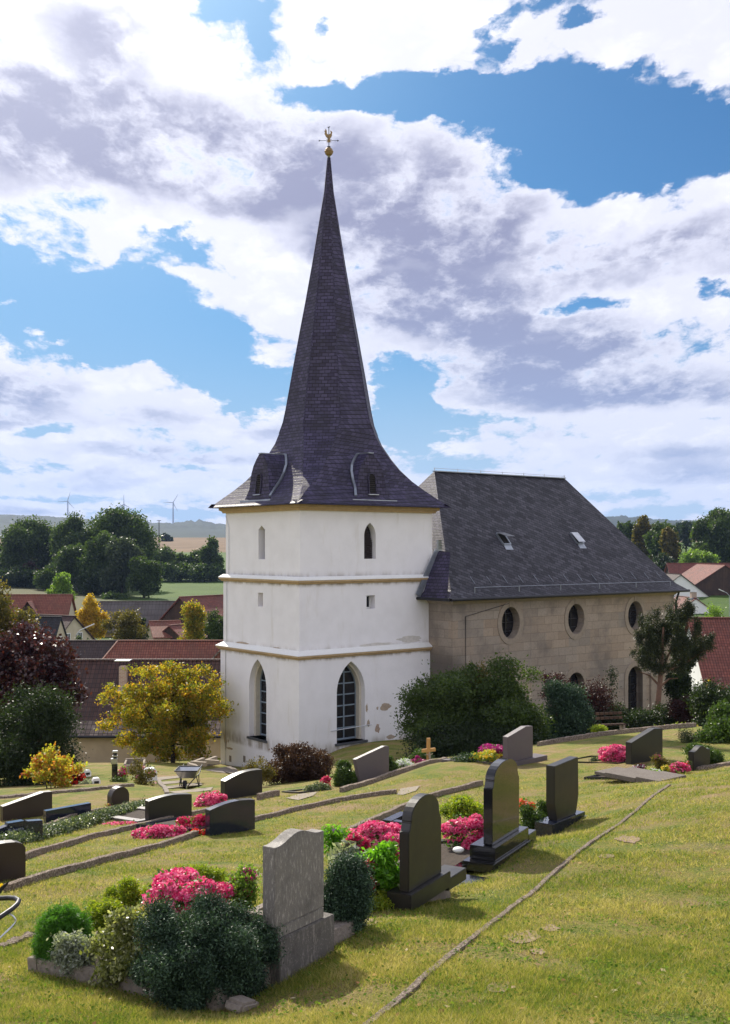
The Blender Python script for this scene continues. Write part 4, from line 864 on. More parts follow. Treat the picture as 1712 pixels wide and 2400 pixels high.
# grave one (nearest)
headstone('tall weathered grey granite gravestone with a wavy top, nearest in the foreground', 645, 2177, 8., 33.6, .60, .115, wave(.575, .635), M['grey'],
          [(.02, .60, .0, .14, -.085, -.004, M['grey']), (.03, .71, -.02, .2, -.52, -.087, M['greyp'])], bevel=.004)
border('mossy concrete border around the nearest overgrown grave', 620, 2324, 8., 33.6, -.50, 1.16, .0, 1.95, .11, .12, M['concrete'], dz=.0, deep=.25)
part(MB().prism([(0, 0), (.2, 0), (.18, .05), (.03, .07)], -.18, .0), 'boulder', M['concrete'], None, .02)
b_ = bpy.data.objects['boulder']; b_.name = 'rough_stone_block'; b_.location = P(520, 2366, 7.5) + Vector((0, 0, .0)); b_.rotation_euler = (0, 0, rad(50)); tag(b_, 'rough stone block at the foot of the big blue green juniper', 'stone')
shrub('juniper', 'wide blue green juniper spilling over the border left of the nearest gravestone', 'shrub', (286, 2086, 668, 2384), 7.85, LF['juniper'], .027, 3000, 62, None, 11, 30, .34, .034, .8, .25, .36, fill=True, core=.31, squash=1.0, mixr=.85)
shrub('juniper', 'smaller blue green juniper right of the nearest gravestone', 'shrub', (740, 2004, 882, 2206), 9.15, LF['juniper'], .027, 1300, 60, None, 12, 24, .34, .034, .9, .25, .38, fill=True, core=.30, squash=1.0, mixr=.85)
begonias('large pink begonia mound in the bed of the nearest grave', (322, 2044, 546, 2160), 9.0, 'pink', .9, 5, 1.5, .036)
shrub('variegated_shrub', 'cream and green variegated shrub left of the big juniper', 'shrub', (212, 2134, 392, 2296), 8.25, LF['varieg'], .034, 1500, 12, None, 13, 8, .65, .03, .9, .3)
shrub('silver_leaf_plant', 'silvery leaved plant between the moss cushion and the variegated shrub', 'plant', (128, 2166, 226, 2268), 8.45, LF['silver'], .03, 600, 10, None, 14, 6, .5, .025, .9, .3)
shrub('moss_cushion', 'soft bright green moss-like cushion at the left corner of the nearest grave', 'plant', (80, 2130, 216, 2262), 8.75, LF['moss'], .045, 5200, 16, None, 15, 1, .10, .012, .9, .12, .6, twigs=False, squash=1., core=.47)
shrub('heather', 'low green heather behind the moss cushion', 'plant', (186, 2104, 286, 2170), 9.2, LF['heath'], .03, 800, 12, None, 16, 4, .3, .02)
shrub('heather', 'yellow green heather with rusty spots left of the pink begonias', 'plant', (244, 2062, 352, 2150), 9.5, LF['heath'], .032, 900, 12, None, 17, 5, .3, .02, flowers=[(PT['yellow'], 60, .02, .3)])
shrub('heather', 'long yellow green heather strip behind the large pink begonia mound', 'plant', (368, 2030, 540, 2080), 10.1, LF['heath'], .03, 900, 12, None, 18, 7, .3, .02, .5)
shrub('heather', 'small golden leaved plant in front of the large pink begonia mound', 'plant', (300, 2120, 400, 2170), 8.7, LF['varieg'], .028, 500, 10, None, 19, 5, .4, .02, flowers=[(PT['yellow'], 120, .02, .3)])
shrub('flowering_plant', 'loose plant with magenta and rose blossoms left of the nearest gravestone', 'plant', (536, 2036, 616, 2125), 9.1, LF['light'], .035, 420, 9, None, 20, 6, .5, .03, flowers=[(PT['magenta'], 60, .03, .3), (PT['deep'], 50, .03, .1)])
# grave two
hs = roundtop(.55, .83, .72, .07, .08)
headstone('dark honed granite gravestone with rounded shouldered top, second in the right-hand row', 959, 2093, 10.3, 28.5, .72, .10, hs, M['matblack'],
          [(-.06, .83, -.05, .20, -.16, -.002, M['matblack']), (.78, 1.22, -.05, .20, -.19, -.07, M['matblack'])])
border('dark granite edging around the grave with tall bright green leaves', 959, 2140, 10.3, 28.5, -.42, 1.2, .16, 1.95, .13, .06, M['concrete'], dz=-.06, deep=.3)
part(MB().box(-.5, -.06, -.16, .14, -.06, .0), 'paving_slab', M['concrete'], gframe('paving_slabs', 959, 2140, 10.3, 28.5, 'two flat concrete slabs left of the second gravestone', 'paving'), .006)
part(MB().box(-.85, -.51, -.16, .14, -.06, -.004), 'paving_slab', M['concrete'], bpy.data.objects['paving_slabs'], .006)
r = gframe('low_granite_wall', 918, 1931, 12.3, 28.5, 'low black granite edging piece behind the second gravestone', 'edging'); part(MB().box(0, .45, 0, .12, -.3, .03), 'edging_stone', M['black'], r); part(MB().box(0, .1, -.45, -.003, -.3, .028), 'edging_stone', M['black'], r)
begonias('pink begonias behind the second gravestone of the right-hand row', (806, 1926, 958, 2010), 11.6, 'pink', .9, 31, 1.3, .036)
begonias('small deep pink begonias right of the purple topped plant', (806, 1955, 862, 1998), 11.0, 'deep', .9, 32, 1.2, .036)
shrub('leafy_plant', 'tall bright green lance leaved plant at the left side of the second gravestone', 'plant', (842, 1976, 942, 2106), 10.55, LF['bright'], .075, 900, 9, None, 33, 8, .3, .04, .8, .35, top=.2)
shrub('hellebore', 'broad dark leaved plant with pale shining leaves right of the nearest gravestone', 'plant', (764, 1978, 850, 2050), 10.9, LF['silver'], .11, 70, 5, None, 34, 5, .35, .05)
shrub('leafy_plant', 'dense dark leaved plant filling the bed beside the smaller juniper', 'plant', (790, 1985, 900, 2120), 11.0, LF['mid'], .07, 600, 8, None, 35, 7, .4, .05)
shrub('flowering_plant', 'green plant with purple flower tips right of the nearest gravestone', 'plant', (758, 1940, 830, 1995), 11.4, LF['bright'], .06, 380, 8, None, 36, 5, .25, .04, flowers=[(PT['purple'], 40, .03, .6)])
shrub('flowering_plant', 'drooping red begonia between pale shining leaves and bright green leaves', 'plant', (822, 2012, 884, 2090), 10.4, LF['redbrown'], .05, 140, 7, None, 37, 5, .5, .035, flowers=[(PT['red'], 110, .04, .2), (PT['deep'], 80, .04, .0)])
shrub('leafy_plant', 'low yellow green plant behind the flat concrete slabs', 'plant', (862, 2090, 925, 2136), 10.35, LF['heath'], .035, 260, 8, None, 38, 5, .4, .03)
# grave three
hs = roundtop(.66, .93, .88, .06, .08)
headstone('tall polished black granite gravestone with shouldered round top on a stepped base', 1155, 1983, 13.05, 28.5, .88, .115, hs, M['black'],
          [(-.07, 1.05, -.06, .26, -.16, -.002, M['black']), (1.052, 1.33, -.06, .26, -.30, -.10, M['black']), (-.2, 1.05, -.09, .30, -.27, -.162, M['black'])])
r = gframe('grave_slab', 1150, 2040, 12.7, 28.5, 'flat polished black granite slab with a pebble beside the tall black gravestone', 'grave slab')
part(MB().box(-.55, -.21, -.12, .55, -.14, -.02), 'cover_slab', M['black'], r); part(MB().box(-1.15, -.555, .05, .9, -.14, -.02), 'cover_slab', M['black'], r)
pb = MB().lathe([(.001, 0)] + [(.07 * math.sin(math.pi * i / 8), .035 - .035 * math.cos(math.pi * i / 8)) for i in range(1, 8)] + [(.001, .07)], (0, 0, 0), 12).build('pebble', M['white'], None, smooth=True); pb.location = P(1075, 1999, 13.3); tag(pb, 'white pebble lying on the flat black granite slab', 'pebble')
border('black granite edging around the bed with pink begonias behind the tall black gravestone', 1155, 2040, 13.05, 28.5, -.3, 1.25, .27, 2.0, .13, .08, M['black'], dz=.02)
begonias('wide pink begonias left of the tall polished black gravestone', (1036, 1906, 1150, 1990), 14.3, 'pink', 1.0, 41, 1.3, .036)
shrub('spindle_shrub', 'yellow green variegated shrub behind the pink begonias of the tall black gravestone', 'shrub', (1034, 1868, 1145, 1925), 15.6, LF['heath'], .035, 1300, 12, None, 42, 8, .6, .03)
# grave four
headstone('slender dark granite gravestone with tapered foot, fourth in the right-hand row', 1301, 1927, 16.9, 38, .76, .15, [(.10, 0), (.90, 0), (.93, .05), (1.0, .22), (1.02, .3), (1, .87), (0, .84), (0, .26), (.03, .17), (.07, .07)], M['matblack'],
          [(-.16, .90, -.05, .26, -.21, -.002, M['blue']), (.905, 1.06, -.05, .26, -.24, -.10, M['blue'])])
border('dark polished edging around the grave with the orange roses', 1294, 1952, 17, 38, -.18, .95, .18, 1.95, .13, .06, M['black'], dz=-.1)
shrub('round_bush', 'small round green bush left of the slender dark gravestone', 'shrub', (1214, 1892, 1272, 1942), 17.3, LF['box'], .035, 700, 14, None, 43, 6, .6, .035)
shrub('round_bush', 'small dark bush directly behind the slender dark gravestone', 'shrub', (1250, 1878, 1296, 1925), 18.2, LF['box'], .035, 400, 12, None, 44, 5, .6, .035)
shrub('rose', 'orange red roses above the small round green bush', 'flowers', (1216, 1868, 1258, 1906), 17.6, LF['under'], .035, 120, 6, None, 45, 4, .6, .03, flowers=[(PT['orange'], 90, .05, .2)])
# graves further up
headstone('violet grey granite gravestone with slanted top in front of the big shrub', 1191, 1788, 27.3, 45, 1.02, .16, [(0, 0), (1, 0), (1, .78), (.72, .80), (0, .62)], M['violet'], [(-.05, 1.5, -.1, .3, -.18, -.002, M['violet'])])
border('long violet grey granite border with yellow flowers beside the violet grey gravestone', 1191, 1806, 27.2, 45, -.05, 1.3, .3, 2.1, .14, .10, M['violet'], dz=.0)
shrub('ground_cover', 'dark creeping evergreen in the long violet grey border', 'plant', (1052, 1766, 1160, 1796), 28.2, LF['ivy'], .05, 900, 10, None, 46, 8, .5, .05, 1.0)
shrub('flowering_plant', 'small yellow flowers in the long violet grey border', 'flowers', (1104, 1760, 1180, 1788), 27.8, LF['light'], .045, 220, 8, None, 47, 6, .5, .05, flowers=[(PT['yellow'], 220, .05, .1)])
begonias('magenta flowers behind the violet grey gravestone', (1126, 1742, 1194, 1774), 28.3, 'magenta', .8, 48, .9, .06)
headstone('wide dark granite gravestone with slanted top right of pink begonias', 1481, 1796, 26., 50, 1.22, .17, [(0, 0), (1, 0), (1, .74), (.74, .77), (0, .53)], M['matblack'])
border('grey granite border around the grave with the dense pink begonias', 1481, 1806, 26., 50, -.55, 1.3, .1, 2.35, .16, .05, M['violet'], dz=-.05)
border('narrow black edging inside the grey granite border of the dense pink begonias', 1481, 1804, 26.1, 50, -.15, 1.0, .3, 2.0, .06, .11, M['black'], dz=-.05, soil=False)
begonias('dense pink begonia block left of the wide slanted dark gravestone', (1403, 1747, 1482, 1792), 27., 'pink', .8, 49, 1., .055)
shrub('ground_cover', 'small grey green cushion at the corner of the dense pink begonias', 'plant', (1378, 1777, 1408, 1790), 27.2, LF['willow'], .04, 200, 8, None, 50, 4, .5, .03)
headstone('small dark gravestone with wavy top in front of a round hedge', 1627, 1812, 24., 50, .62, .14, wave(.44, .54), M['matblack'])
shrub('round_hedge', 'clipped round hedge behind the small wavy topped gravestone', 'shrub', (1600, 1744, 1690, 1810), 25.2, LF['box'], .04, 1800, 12, None, 51, 5, .6, .04, .8, .18)
r = gframe('grave_cover', 1553, 1842, 21.6, 50, 'sloping exposed aggregate slabs beside the mixed flowers on the right', 'grave slab'); r.location.z = max(r.location.z, h1(r.location.x, r.location.y) + .01)
part(MB().box(-.1, .8, .0, .55, -.12, .0), 'cover_slab', M['aggregate'], r); part(MB().box(-.1, .8, .556, 1.3, -.12, -.03), 'cover_slab', M['aggregate'], r); part(MB().box(-.05, .7, 1.306, 1.6, -.12, -.06), 'cover_slab', M['aggregate'], r)
border('dark blue edging of the mixed flower grave on the right', 1450, 1832, 23.0, 50, 0, .8, .0, .9, .1, .06, M['blue'], dz=0., deep=.3)
shrub('silver_leaf_plant', 'white flowering ground cover beside the exposed aggregate slabs', 'flowers', (1478, 1800, 1555, 1828), 23.2, LF['light'], .04, 300, 8, None, 52, 6, .5, .04, flowers=[(PT['white'], 240, .04, .1)])
shrub('heather', 'purple and white heather pots in the mixed flower grave', 'flowers', (1480, 1788, 1514, 1812), 23.4, LF['redbrown'], .04, 160, 8, None, 53, 4, .4, .03, flowers=[(PT['magenta'], 60, .03, .3), (PT['white'], 60, .03, .5)])
shrub('rose', 'yellow leaved rose bush with one pink bloom before the slanted dark gravestone', 'shrub', (1530, 1768, 1570, 1806), 23.8, LF['olive'], .045, 260, 9, None, 54, 5, .5, .04, flowers=[(PT['magenta'], 12, .06, .8)])
begonias('pink and red mixed flowers at the top of the aggregate slabs', (1566, 1786, 1616, 1812), 23.6, 'pink', .8, 55, .7, .05)
shrub('flowering_plant', 'yellow pansies in the mixed flower grave', 'flowers', (1552, 1790, 1570, 1804), 23.3, LF['light'], .035, 60, 6, None, 56, 3, .5, .03, flowers=[(PT['yellow'], 40, .05, .1)])
shrub('flowering_plant', 'green plant with red blooms left of the small wavy topped gravestone', 'flowers', (1596, 1784, 1624, 1808), 23.7, LF['mid'], .04, 90, 7, None, 57, 3, .5, .03, flowers=[(PT['red'], 26, .06, .3)])
# middle graves
headstone('dark violet gravestone with slanted top and narrowing foot beside a clipped boxwood', 841, 1838, 27., 50, .98, .12, [(.06, 0), (1, 0), (1, .80), (.86, .82), (-.1, .60)], M['violet'])
shrub('boxwood', 'clipped boxwood ball left of the dark violet gravestone', 'shrub', (772, 1782, 842, 1862), 27.3, LF['box'], .04, 3200, 12, None, 58, 3, .6, .03, .9, .14)
shrub('boxwood', 'clipped boxwood ball right of the dark violet gravestone', 'shrub', (884, 1774, 930, 1822), 28.2, LF['box'], .04, 1700, 12, None, 59, 3, .6, .03, .9, .14)
shrub('ground_cover', 'grey green ground cover left of the boxwood ball', 'plant', (714, 1838, 775, 1858), 26.4, LF['hedgeglint'], .05, 320, 9, None, 60, 6, .5, .04)
begonias('small red begonias beside the boxwood ball', (752, 1820, 776, 1850), 26.9, 'deep', .8, 61, .8, .05)
border('dark edging left of the boxwood ball', 700, 1860, 26.0, 62, .0, .85, .0, 1.0, .08, .03, M['matblack'], soil=False)
def cross():
    r = gframe('wooden_cross', 1006, 1795, 30., 60, 'light wooden grave cross in front of the big shrub', 'cross')
    part(MB().box(-.05, .05, 0, .05, -.2, .74), 'upright', M['wood'], r, .004); part(MB().box(-.21, .21, -.012, .045, .37, .46), 'cross_arm', M['wood'], r, .004)
    mb = MB(); mb.tube([(0, -.04, .14), (0, -.03, .3)], [.02, .03], 6); mb.tube([(-.1, -.03, .32), (0, -.03, .29), (.1, -.03, .32)], .012, 5); mb.lathe([(.005, .31), (.022, .33), (.022, .35), (.005, .37)], (0, -.03, 0), 8); mb.build('carved_figure', M['bareplaster'], r)
cross()
shrub('silver_leaf_plant', 'mound of white flowers left of the wooden cross', 'flowers', (928, 1780, 978, 1808), 29.6, LF['light'], .045, 200, 8, None, 62, 5, .5, .05, flowers=[(PT['white'], 420, .06, .0)])
begonias('dark purple asters left of the wooden cross', (964, 1772, 998, 1796), 30.2, 'magenta', .8, 63, .6, .04)
shrub('round_bush', 'small olive green bush behind the wooden cross', 'shrub', (966, 1756, 1008, 1788), 31., LF['box'], .05, 500, 10, None, 64, 5, .6, .05)
# left group
arc = lambda h0, hm, h1, n=14: [(0, 0), (1, 0)] + [(1 - i / n, h1 * (1 - i / n) + h0 * (i / n) + (hm - (h0 + h1) / 2) * math.sin(math.pi * i / n) ) for i in range(n + 1)]
headstone('wide dark granite gravestone with arched top beside a white topped begonia bed', 349, 1935, 22., 50, .98, .16, arc(.47, .52, .47), M['matblack'])
headstone('wide polished blue granite gravestone with arched top above red and pink flowers', 492, 1965, 19., 50, .93, .15, arc(.47, .55, .52), M['blue'])
headstone('dark gravestone with curved top glinting in the sun below the tower', 528, 1880, 26., 50, 1.05, .2, arc(.46, .60, .60), M['matblack'])
headstone('small round topped brown granite gravestone left of the rose bush', 262, 1892, 26., 45, .48, .20, [(0, 0), (1, 0), (1, .22)] + [(.5 + .5 * math.cos(math.pi * i / 12), .2 + .23 * math.sin(math.pi * i / 12)) for i in range(1, 12)] + [(0, .22)], M['brown'])
headstone('dark brown gravestone with slanted top at the far left', 7, 1928, 24., 50, 1.12, .17, [(0, 0), (1, 0), (1, .50), (.82, .51), (0, .33)], M['brown'])
headstone('low rectangular blue granite gravestone behind the long low hedge row', 108, 1932, 23.3, 50, 1.02, .14, [(0, 0), (1, 0), (1, .29), (0, .27)], M['blue'])
headstone('brown gravestone with rounded shoulder cut by the left edge', -60, 2082, 14., 52, .66, .16, [(0, 0), (1, 0), (1, .40), (.93, .46), (.8, .49), (.6, .50), (0, .5)], M['brown'])
r = headstone('stepped dark blue gravestone with the inscription Babette at the left edge', -50, 1992, 18.5, 50, 1.12, .14, [(0, 0), (1, 0), (1, .285), (.76, .31), (.70, .33), (.45, .33), (.44, .29), (0, .18)], M['blue'])
def text(body, size, loc, par, font_off=0.):
    cu = bpy.data.curves.new('inscription', 'FONT'); cu.body = body; cu.size = size; cu.extrude = .002; o = bpy.data.objects.new('tmp', cu); C.objects.link(o)
    bpy.context.view_layer.update(); me = bpy.data.meshes.new_from_object(o.evaluated_get(bpy.context.evaluated_depsgraph_get())); bpy.data.objects.remove(o)
    t = bpy.data.objects.new('inscription', me); C.objects.link(t); me.materials.append(M['paperink']); t.parent = par; t.location = loc; t.rotation_euler = (rad(90), 0, 0); return t
M['paperink'] = m_plain('faded_grey_lettering', (.30, .32, .36), .6, .05)
text('Babette', .088, (.50, -.003, .175), r); text('* 20. 9. 1913', .048, (.52, -.003, .115), r); text('+ 20. 11. 1992', .048, (.52, -.003, .06), r)
border('polished black border with white shining top around pink and red flowers', 492, 1972, 19.2, 50, -.15, .95, .16, 2.35, .18, .13, M['blue'], dz=.0)
begonias('pink begonias at the front of the polished black border', (310, 1930, 440, 1994), 19.3, 'pink', .7, 71, 1.2, .045)
begonias('crimson begonias beside the polished blue gravestone', (412, 1908, 496, 1956), 20.0, 'deep', .8, 72, 1.2, .045)
begonias('scarlet flowers at the foot of the polished blue gravestone', (444, 1942, 494, 1974), 19.2, 'red', .6, 73, .8, .04)
shrub('leafy_plant', 'green leaves among the scarlet flowers beside the polished blue gravestone', 'plant', (425, 1950, 470, 1975), 19.1, LF['light'], .045, 60, 7, None, 74, 4, .5, .03)
border('pale flat border around the thin pink begonias below the wide arched gravestone', 349, 1942, 22., 50, -.2, .95, .1, 2.4, .2, .05, M['violet'], dz=.02)
begonias('thin pink begonias below the wide arched gravestone', (236, 1926, 345, 1956), 22., 'pink', .6, 75, 1., .045)
shrub('leafy_plant', 'dark red leaved ground plants at the tip of the thin pink begonias', 'plant', (206, 1940, 246, 1962), 21.6, LF['purple'], .04, 130, 8, None, 76, 4, .5, .03)
begonias('pink begonias between the two arched gravestones and the glinting gravestone', (452, 1850, 532, 1906), 25., 'pink', .8, 77, 1.1, .05)
# hedge row, white glints painted into its leaf colour
def hedge_row(label, pts, w, h, m, leaf, seed, per=9, dens=240, name='ground_cover_hedge', flowers=None):
    P3 = [at(*p) for p in pts]; r = empty(name, P3[0], 0, label, 'hedge'); bl = []
    for a, b in zip(P3[:-1], P3[1:]):
        k = max(2, int((b - a).length / (w * .7)))
        for i in range(k): c = a.lerp(b, i / k) - P3[0]; bl.append((c.x, c.y, h1((a.lerp(b, i / k)).x, (a.lerp(b, i / k)).y) - P3[0].z + h * .4, w * .5, w * .5, h * .6))
    foliage('foliage', bl, dens * len(bl) // 4, per, w * .09, leaf, m, r, .6, .3, seed=seed); return r
hedge_row('long low hedge row with painted white glints in front of the low blue gravestone', [(12, 1986), (80, 1968), (150, 1950), (230, 1925), (300, 1908), (349, 1893)], .46, .19, LF['hedgeglint'], .045, 81, 9, 900)
shrub('flowering_plant', 'small crimson flowers beside the round topped brown gravestone', 'flowers', (234, 1884, 262, 1898), 26., LF['heath'], .04, 70, 7, None, 82, 3, .5, .03, flowers=[(PT['deep'], 40, .05, .2)])
# ------------------------------------------------------------------ terrace kerbs
def kerb(label, pts, w=.09, h=.10, name='terrace_kerb', m='kerb', seg=.07, rough=.007, seed=0, dz=0.):
    dense = []
    for (ax, ay), (bx, by) in zip(pts[:-1], pts[1:]):
        k = max(1, int(abs(bx - ax) / 24)); dense += [(ax + (bx - ax) * i / k, ay + (by - ay) * i / k) for i in range(k)]
    rg = random.Random(seed); P3 = [at(*p) for p in dense + [pts[-1]]]
    for _ in range(14 if name == 'lawn_edging' else 4): P3 = [P3[0]] + [(P3[i-1] + P3[i] * 2 + P3[i+1]) / 4 for i in range(1, len(P3) - 1)] + [P3[-1]]
    path = []
    for a, b in zip(P3[:-1], P3[1:]):
        k = max(1, int((b - a).length / seg)); path += [a.lerp(b, i / k) for i in range(k)]
    path.append(P3[-1]); o0 = path[0].copy(); vs = []; Hh = H([p.x for p in path], [p.y for p in path])
    for i, p in enumerate(path):
        d = (path[min(i+1, len(path)-1)] - path[max(i-1, 0)]); d.z = 0; d.normalize(); s = Vector((d.y, -d.x, 0)); z = float(Hh[i]) + float(swell(np.float64(p.x), np.float64(p.y))) + dz; j = lambda: rg.uniform(-rough, rough)
        for a, b in ((-w/2, -.12), (-w/2, h * .93), (-w * .4, h), (w * .4, h), (w/2, h * .93), (w/2, -.12)): vs.append(Vector((p.x, p.y, z)) + s * (a + j()) + Vector((0, 0, b + (j() * .6 if b > 0 else 0))) - o0)
    n = len(path); fs = [(6*i + k, 6*i + k + 1, 6*i + 7 + k, 6*i + 6 + k) for i in range(n - 1) for k in range(5)] + [tuple(range(6)), tuple(range(6*n-6, 6*n))]
    o = MB().poly(vs, fs).build(name, M[m], None, loc=o0); return tag(o, label, 'kerb')
kerb('long terrace kerb running from the left brown gravestone to above the second gravestone', [(14, 2090), (37, 2081), (180, 2040), (330, 2000), (500, 1948), (700, 1900), (830, 1872), (930, 1859)], .085, .09, seed=1)
kerb('terrace kerb below the long low hedge row and the arched gravestones', [(37, 2022), (150, 1985), (260, 1955), (349, 1935), (489, 1903)], .085, .09, seed=2)
kerb('short kerb at the foot of the sun glinting gravestone', [(606, 1876), (652, 1866)], .10, .14, seed=3)
kerb('upper left kerb in front of the low blue gravestone', [(65, 1952), (107, 1932), (200, 1910), (349, 1880)], .08, .07, seed=4)
kerb('rough stone path edging along the top left terrace', [(0, 1872), (60, 1866), (150, 1858), (250, 1850), (312, 1843)], .14, .07, seed=5, rough=.02)
kerb('kerb behind the second and the tall black gravestones', [(800, 1858), (930, 1816), (1045, 1784)], .10, .11, seed=6)
kerb('middle kerb between the nearest gravestone and the tall black gravestone', [(806, 1958), (880, 1925), (960, 1888), (1040, 1862), (1130, 1840)], .09, .10, seed=7)
kerb('curved terrace edge at the top of the lawn before the shrubs', [(1262, 1750), (1330, 1737), (1400, 1726), (1500, 1716), (1630, 1704)], .10, .14, seed=8, rough=.015)
kerb('kerb running right from the small wavy topped gravestone', [(1616, 1808), (1660, 1800), (1712, 1794), (1800, 1785)], .12, .07, seed=9)
kerb('narrow concrete edge crossing the right-hand lawn diagonally', [(1570, 1842), (1500, 1893), (1430, 1945), (1360, 2002), (1250, 2085), (1130, 2185), (1000, 2290), (870, 2398), (700, 2550)], .045, .024, 'lawn_edging', 'kerb', .06, .004, 10)
kerb('short kerb piece at the left edge in front of the nearest grave', [(0, 2222), (40, 2204), (78, 2190)], .10, .03, seed=11, rough=.02)
kerb('timber edging on the lawn beside the wheelbarrow', [(427, 1799), (470, 1796), (518, 1790)], .12, .08, 'timber_edging', 'concrete', seed=12)
kerb('curved path edging left of the wheelbarrow', [(373, 1832), (380, 1845), (392, 1862)], .12, .06, 'path_edging', 'concrete', seed=13)
# flat strips of gravel and bare ground
def patch(name, label, poly, m, dz=.012, cat='path', kind=None):
    P3 = [at(*p) for p in poly]; c = sum(P3, Vector()) / len(P3); vs = []
    mb = MB(); k = len(P3); rings_ = 6
    for r_ in range(rings_ + 1):
        for p in P3:
            q = c.lerp(p, r_ / rings_) if r_ else c.lerp(p, .001); vs.append(Vector((q.x, q.y, h2(q.x, q.y) + dz)) - c)
    mb.poly(vs, [(r_*k + i, r_*k + (i+1) % k, (r_+1)*k + (i+1) % k, (r_+1)*k + i) for r_ in range(rings_) for i in range(k)])
    o = mb.build(name, M[m], None, loc=c); 
    return tag(o, label, cat) if not kind else tag(o, kind=kind)
patch('gravel_patch', 'pale gravel strip beside the boxwood ball', [(670, 1872), (700, 1862), (745, 1857), (735, 1866), (700, 1876)], 'gravel', kind='structure')
patch('gravel_patch', '', [(930, 1862), (940, 1850), (985, 1844), (975, 1855), (945, 1863)], 'gravel', kind='structure')
for q in ([(362, 1824), (430, 1817), (432, 1823), (370, 1830)], [(378, 1834), (432, 1829), (440, 1833), (384, 1839)], [(384, 1845), (470, 1835), (475, 1840), (392, 1850)], [(395, 1858), (500, 1845), (495, 1853), (420, 1862)]): patch('gravel_strip', '', q, 'gravel', kind='structure')
patch('paving', '', [(480, 1806), (545, 1796), (565, 1812), (600, 1825), (560, 1822), (520, 1806)], 'concrete', .02, kind='structure')
M['earth'] = mat('dry_stony_earth', f_granite((.20, .14, .09), (.40, .31, .22), .95, 60, .6))
# ------------------------------------------------------------------ things on the left lawn
def wheelbarrow(r, s=1.):
    tr_ = [(-.34, .42, .62), (.34, .42, .62), (.34, -.40, .60), (-.34, -.40, .60)]; bt = [(-.22, .2, .36), (.22, .2, .36), (.22, -.26, .36), (-.22, -.26, .36)]
    MB().poly(tr_ + bt, [(4,7,6,5),(0,1,5,4),(1,2,6,5),(2,3,7,6),(3,0,4,7)]).build('tray', M['zinc'], r)
    mb = MB()
    for i in range(4): mb.tube([tr_[i], tr_[(i+1) % 4]], .018, 6)
    mb.build('rim', M['darkmetal'], r)
    for sx in (-1, 1):
        MB().tube([(sx * .1, .62, .22), (sx * .2, .2, .33), (sx * .27, -.5, .36), (sx * .29, -.95, .56)], .017, 6).build('handle', M['darkmetal'], r)
        MB().tube([(sx * .24, -.1, .35), (sx * .30, -.22, .0), (sx * .28, -.42, .0), (sx * .26, -.42, .36)], .015, 6).build('leg', M['darkmetal'], r)
    w = MB().tube([(-.045, .62, .19), (.045, .62, .19)], .19, 18).build('wheel', M['void'], r); MB().tube([(-.06, .62, .19), (.06, .62, .19)], .08, 12).build('hub', M['zinc'], w)
r = empty('wheelbarrow', ground_at(441, 34), rad(180), 'grey wheelbarrow standing on the left lawn below the tower', 'wheelbarrow'); r.location.z = P(441, 1849, 34).z; wheelbarrow(r)
def cart():
    r = empty('wheelbarrow', (-2.6, 6.0, h1(-2.6, 6.0)), rad(-60), 'black tubular wheelbarrow handle reaching in at the left edge', 'wheelbarrow'); inv = Matrix.Rotation(-rad(-60), 4, 'Z')
    def q(px, py, d): return inv @ (P(px, py, d) - Vector(r.location))
    MB().tube([q(-120, 2125, 6.2), q(-40, 2108, 6.2), q(20, 2105, 6.15), q(36, 2106, 6.1), q(44, 2111, 6.05), q(40, 2120, 6.0), q(28, 2131, 5.95), q(0, 2150, 5.85), q(-120, 2230, 5.6)], .0135, 10).build('handle', M['darkmetal'], r, smooth=True)
    MB().tube([q(14, 2140, 5.95), q(24, 2143, 5.95), q(32, 2149, 5.95), q(37, 2157, 5.95), q(34, 2166, 5.95), q(18, 2182, 5.9), q(-10, 2208, 5.85), q(-60, 2250, 5.8)], .0055, 8).build('stay_rod', M['zinc'], r, smooth=True)
    MB().poly([q(-90, 2150, 6.3), q(0, 2082, 6.3), q(22, 2064, 6.3), q(19, 2072, 6.3), q(0, 2096, 6.3), q(-90, 2180, 6.3)] + [q(-90, 2150, 6.33), q(0, 2082, 6.33), q(22, 2064, 6.33), q(19, 2072, 6.33), q(0, 2096, 6.33), q(-90, 2180, 6.33)], [tuple(range(6)), tuple(range(11, 5, -1))] + [(i, (i+1) % 6, 6 + (i+1) % 6, 6 + i) for i in range(6)]).build('tray', M['darkmetal'], r)
    MB().poly([q(-12, 2078, 6.5), q(4, 2070, 6.5), q(8, 2073, 6.5), q(0, 2080, 6.5), q(-12, 2086, 6.5)]).build('leaf', PT['yellow'], r)
    w0 = q(-150, 2300, 6.0); w0.z = .16; MB().tube([w0 + Vector((-.04, 0, 0)), w0 + Vector((.04, 0, 0))], .16, 16).build('wheel', M['void'], r)
cart()
def lantern():
    g = P(269, 1836, 36); r = empty('grave_lantern_pillar', g, rad(10), 'slim black pillar with shining metal lantern head beside pink flowers', 'lantern')
    part(MB().box(-.09, .09, -.06, .06, -.1, .62), 'pillar', M['black'], r); part(MB().box(-.12, .08, -.08, .08, .625, .80), 'lantern_body', M['zinc'], r, .01); part(MB().box(-.07, .09, -.06, .06, .86, .90), 'lantern_band', M['zinc'], r, .01)
    part(MB().box(-.05, .07, -.04, .04, .80, .98), 'lantern_glass', M['darkmetal'], r); part(MB().prism([(-.09, .985), (.11, .985), (.09, 1.05), (-.06, 1.05)], -.07, .07), 'lantern_roof', M['zinc'], r, .01)
lantern()
r = empty('stone_grave_frame', P(316, 1812, 40), rad(8), 'open pale stone frame of a grave behind the rose bush', 'grave border')
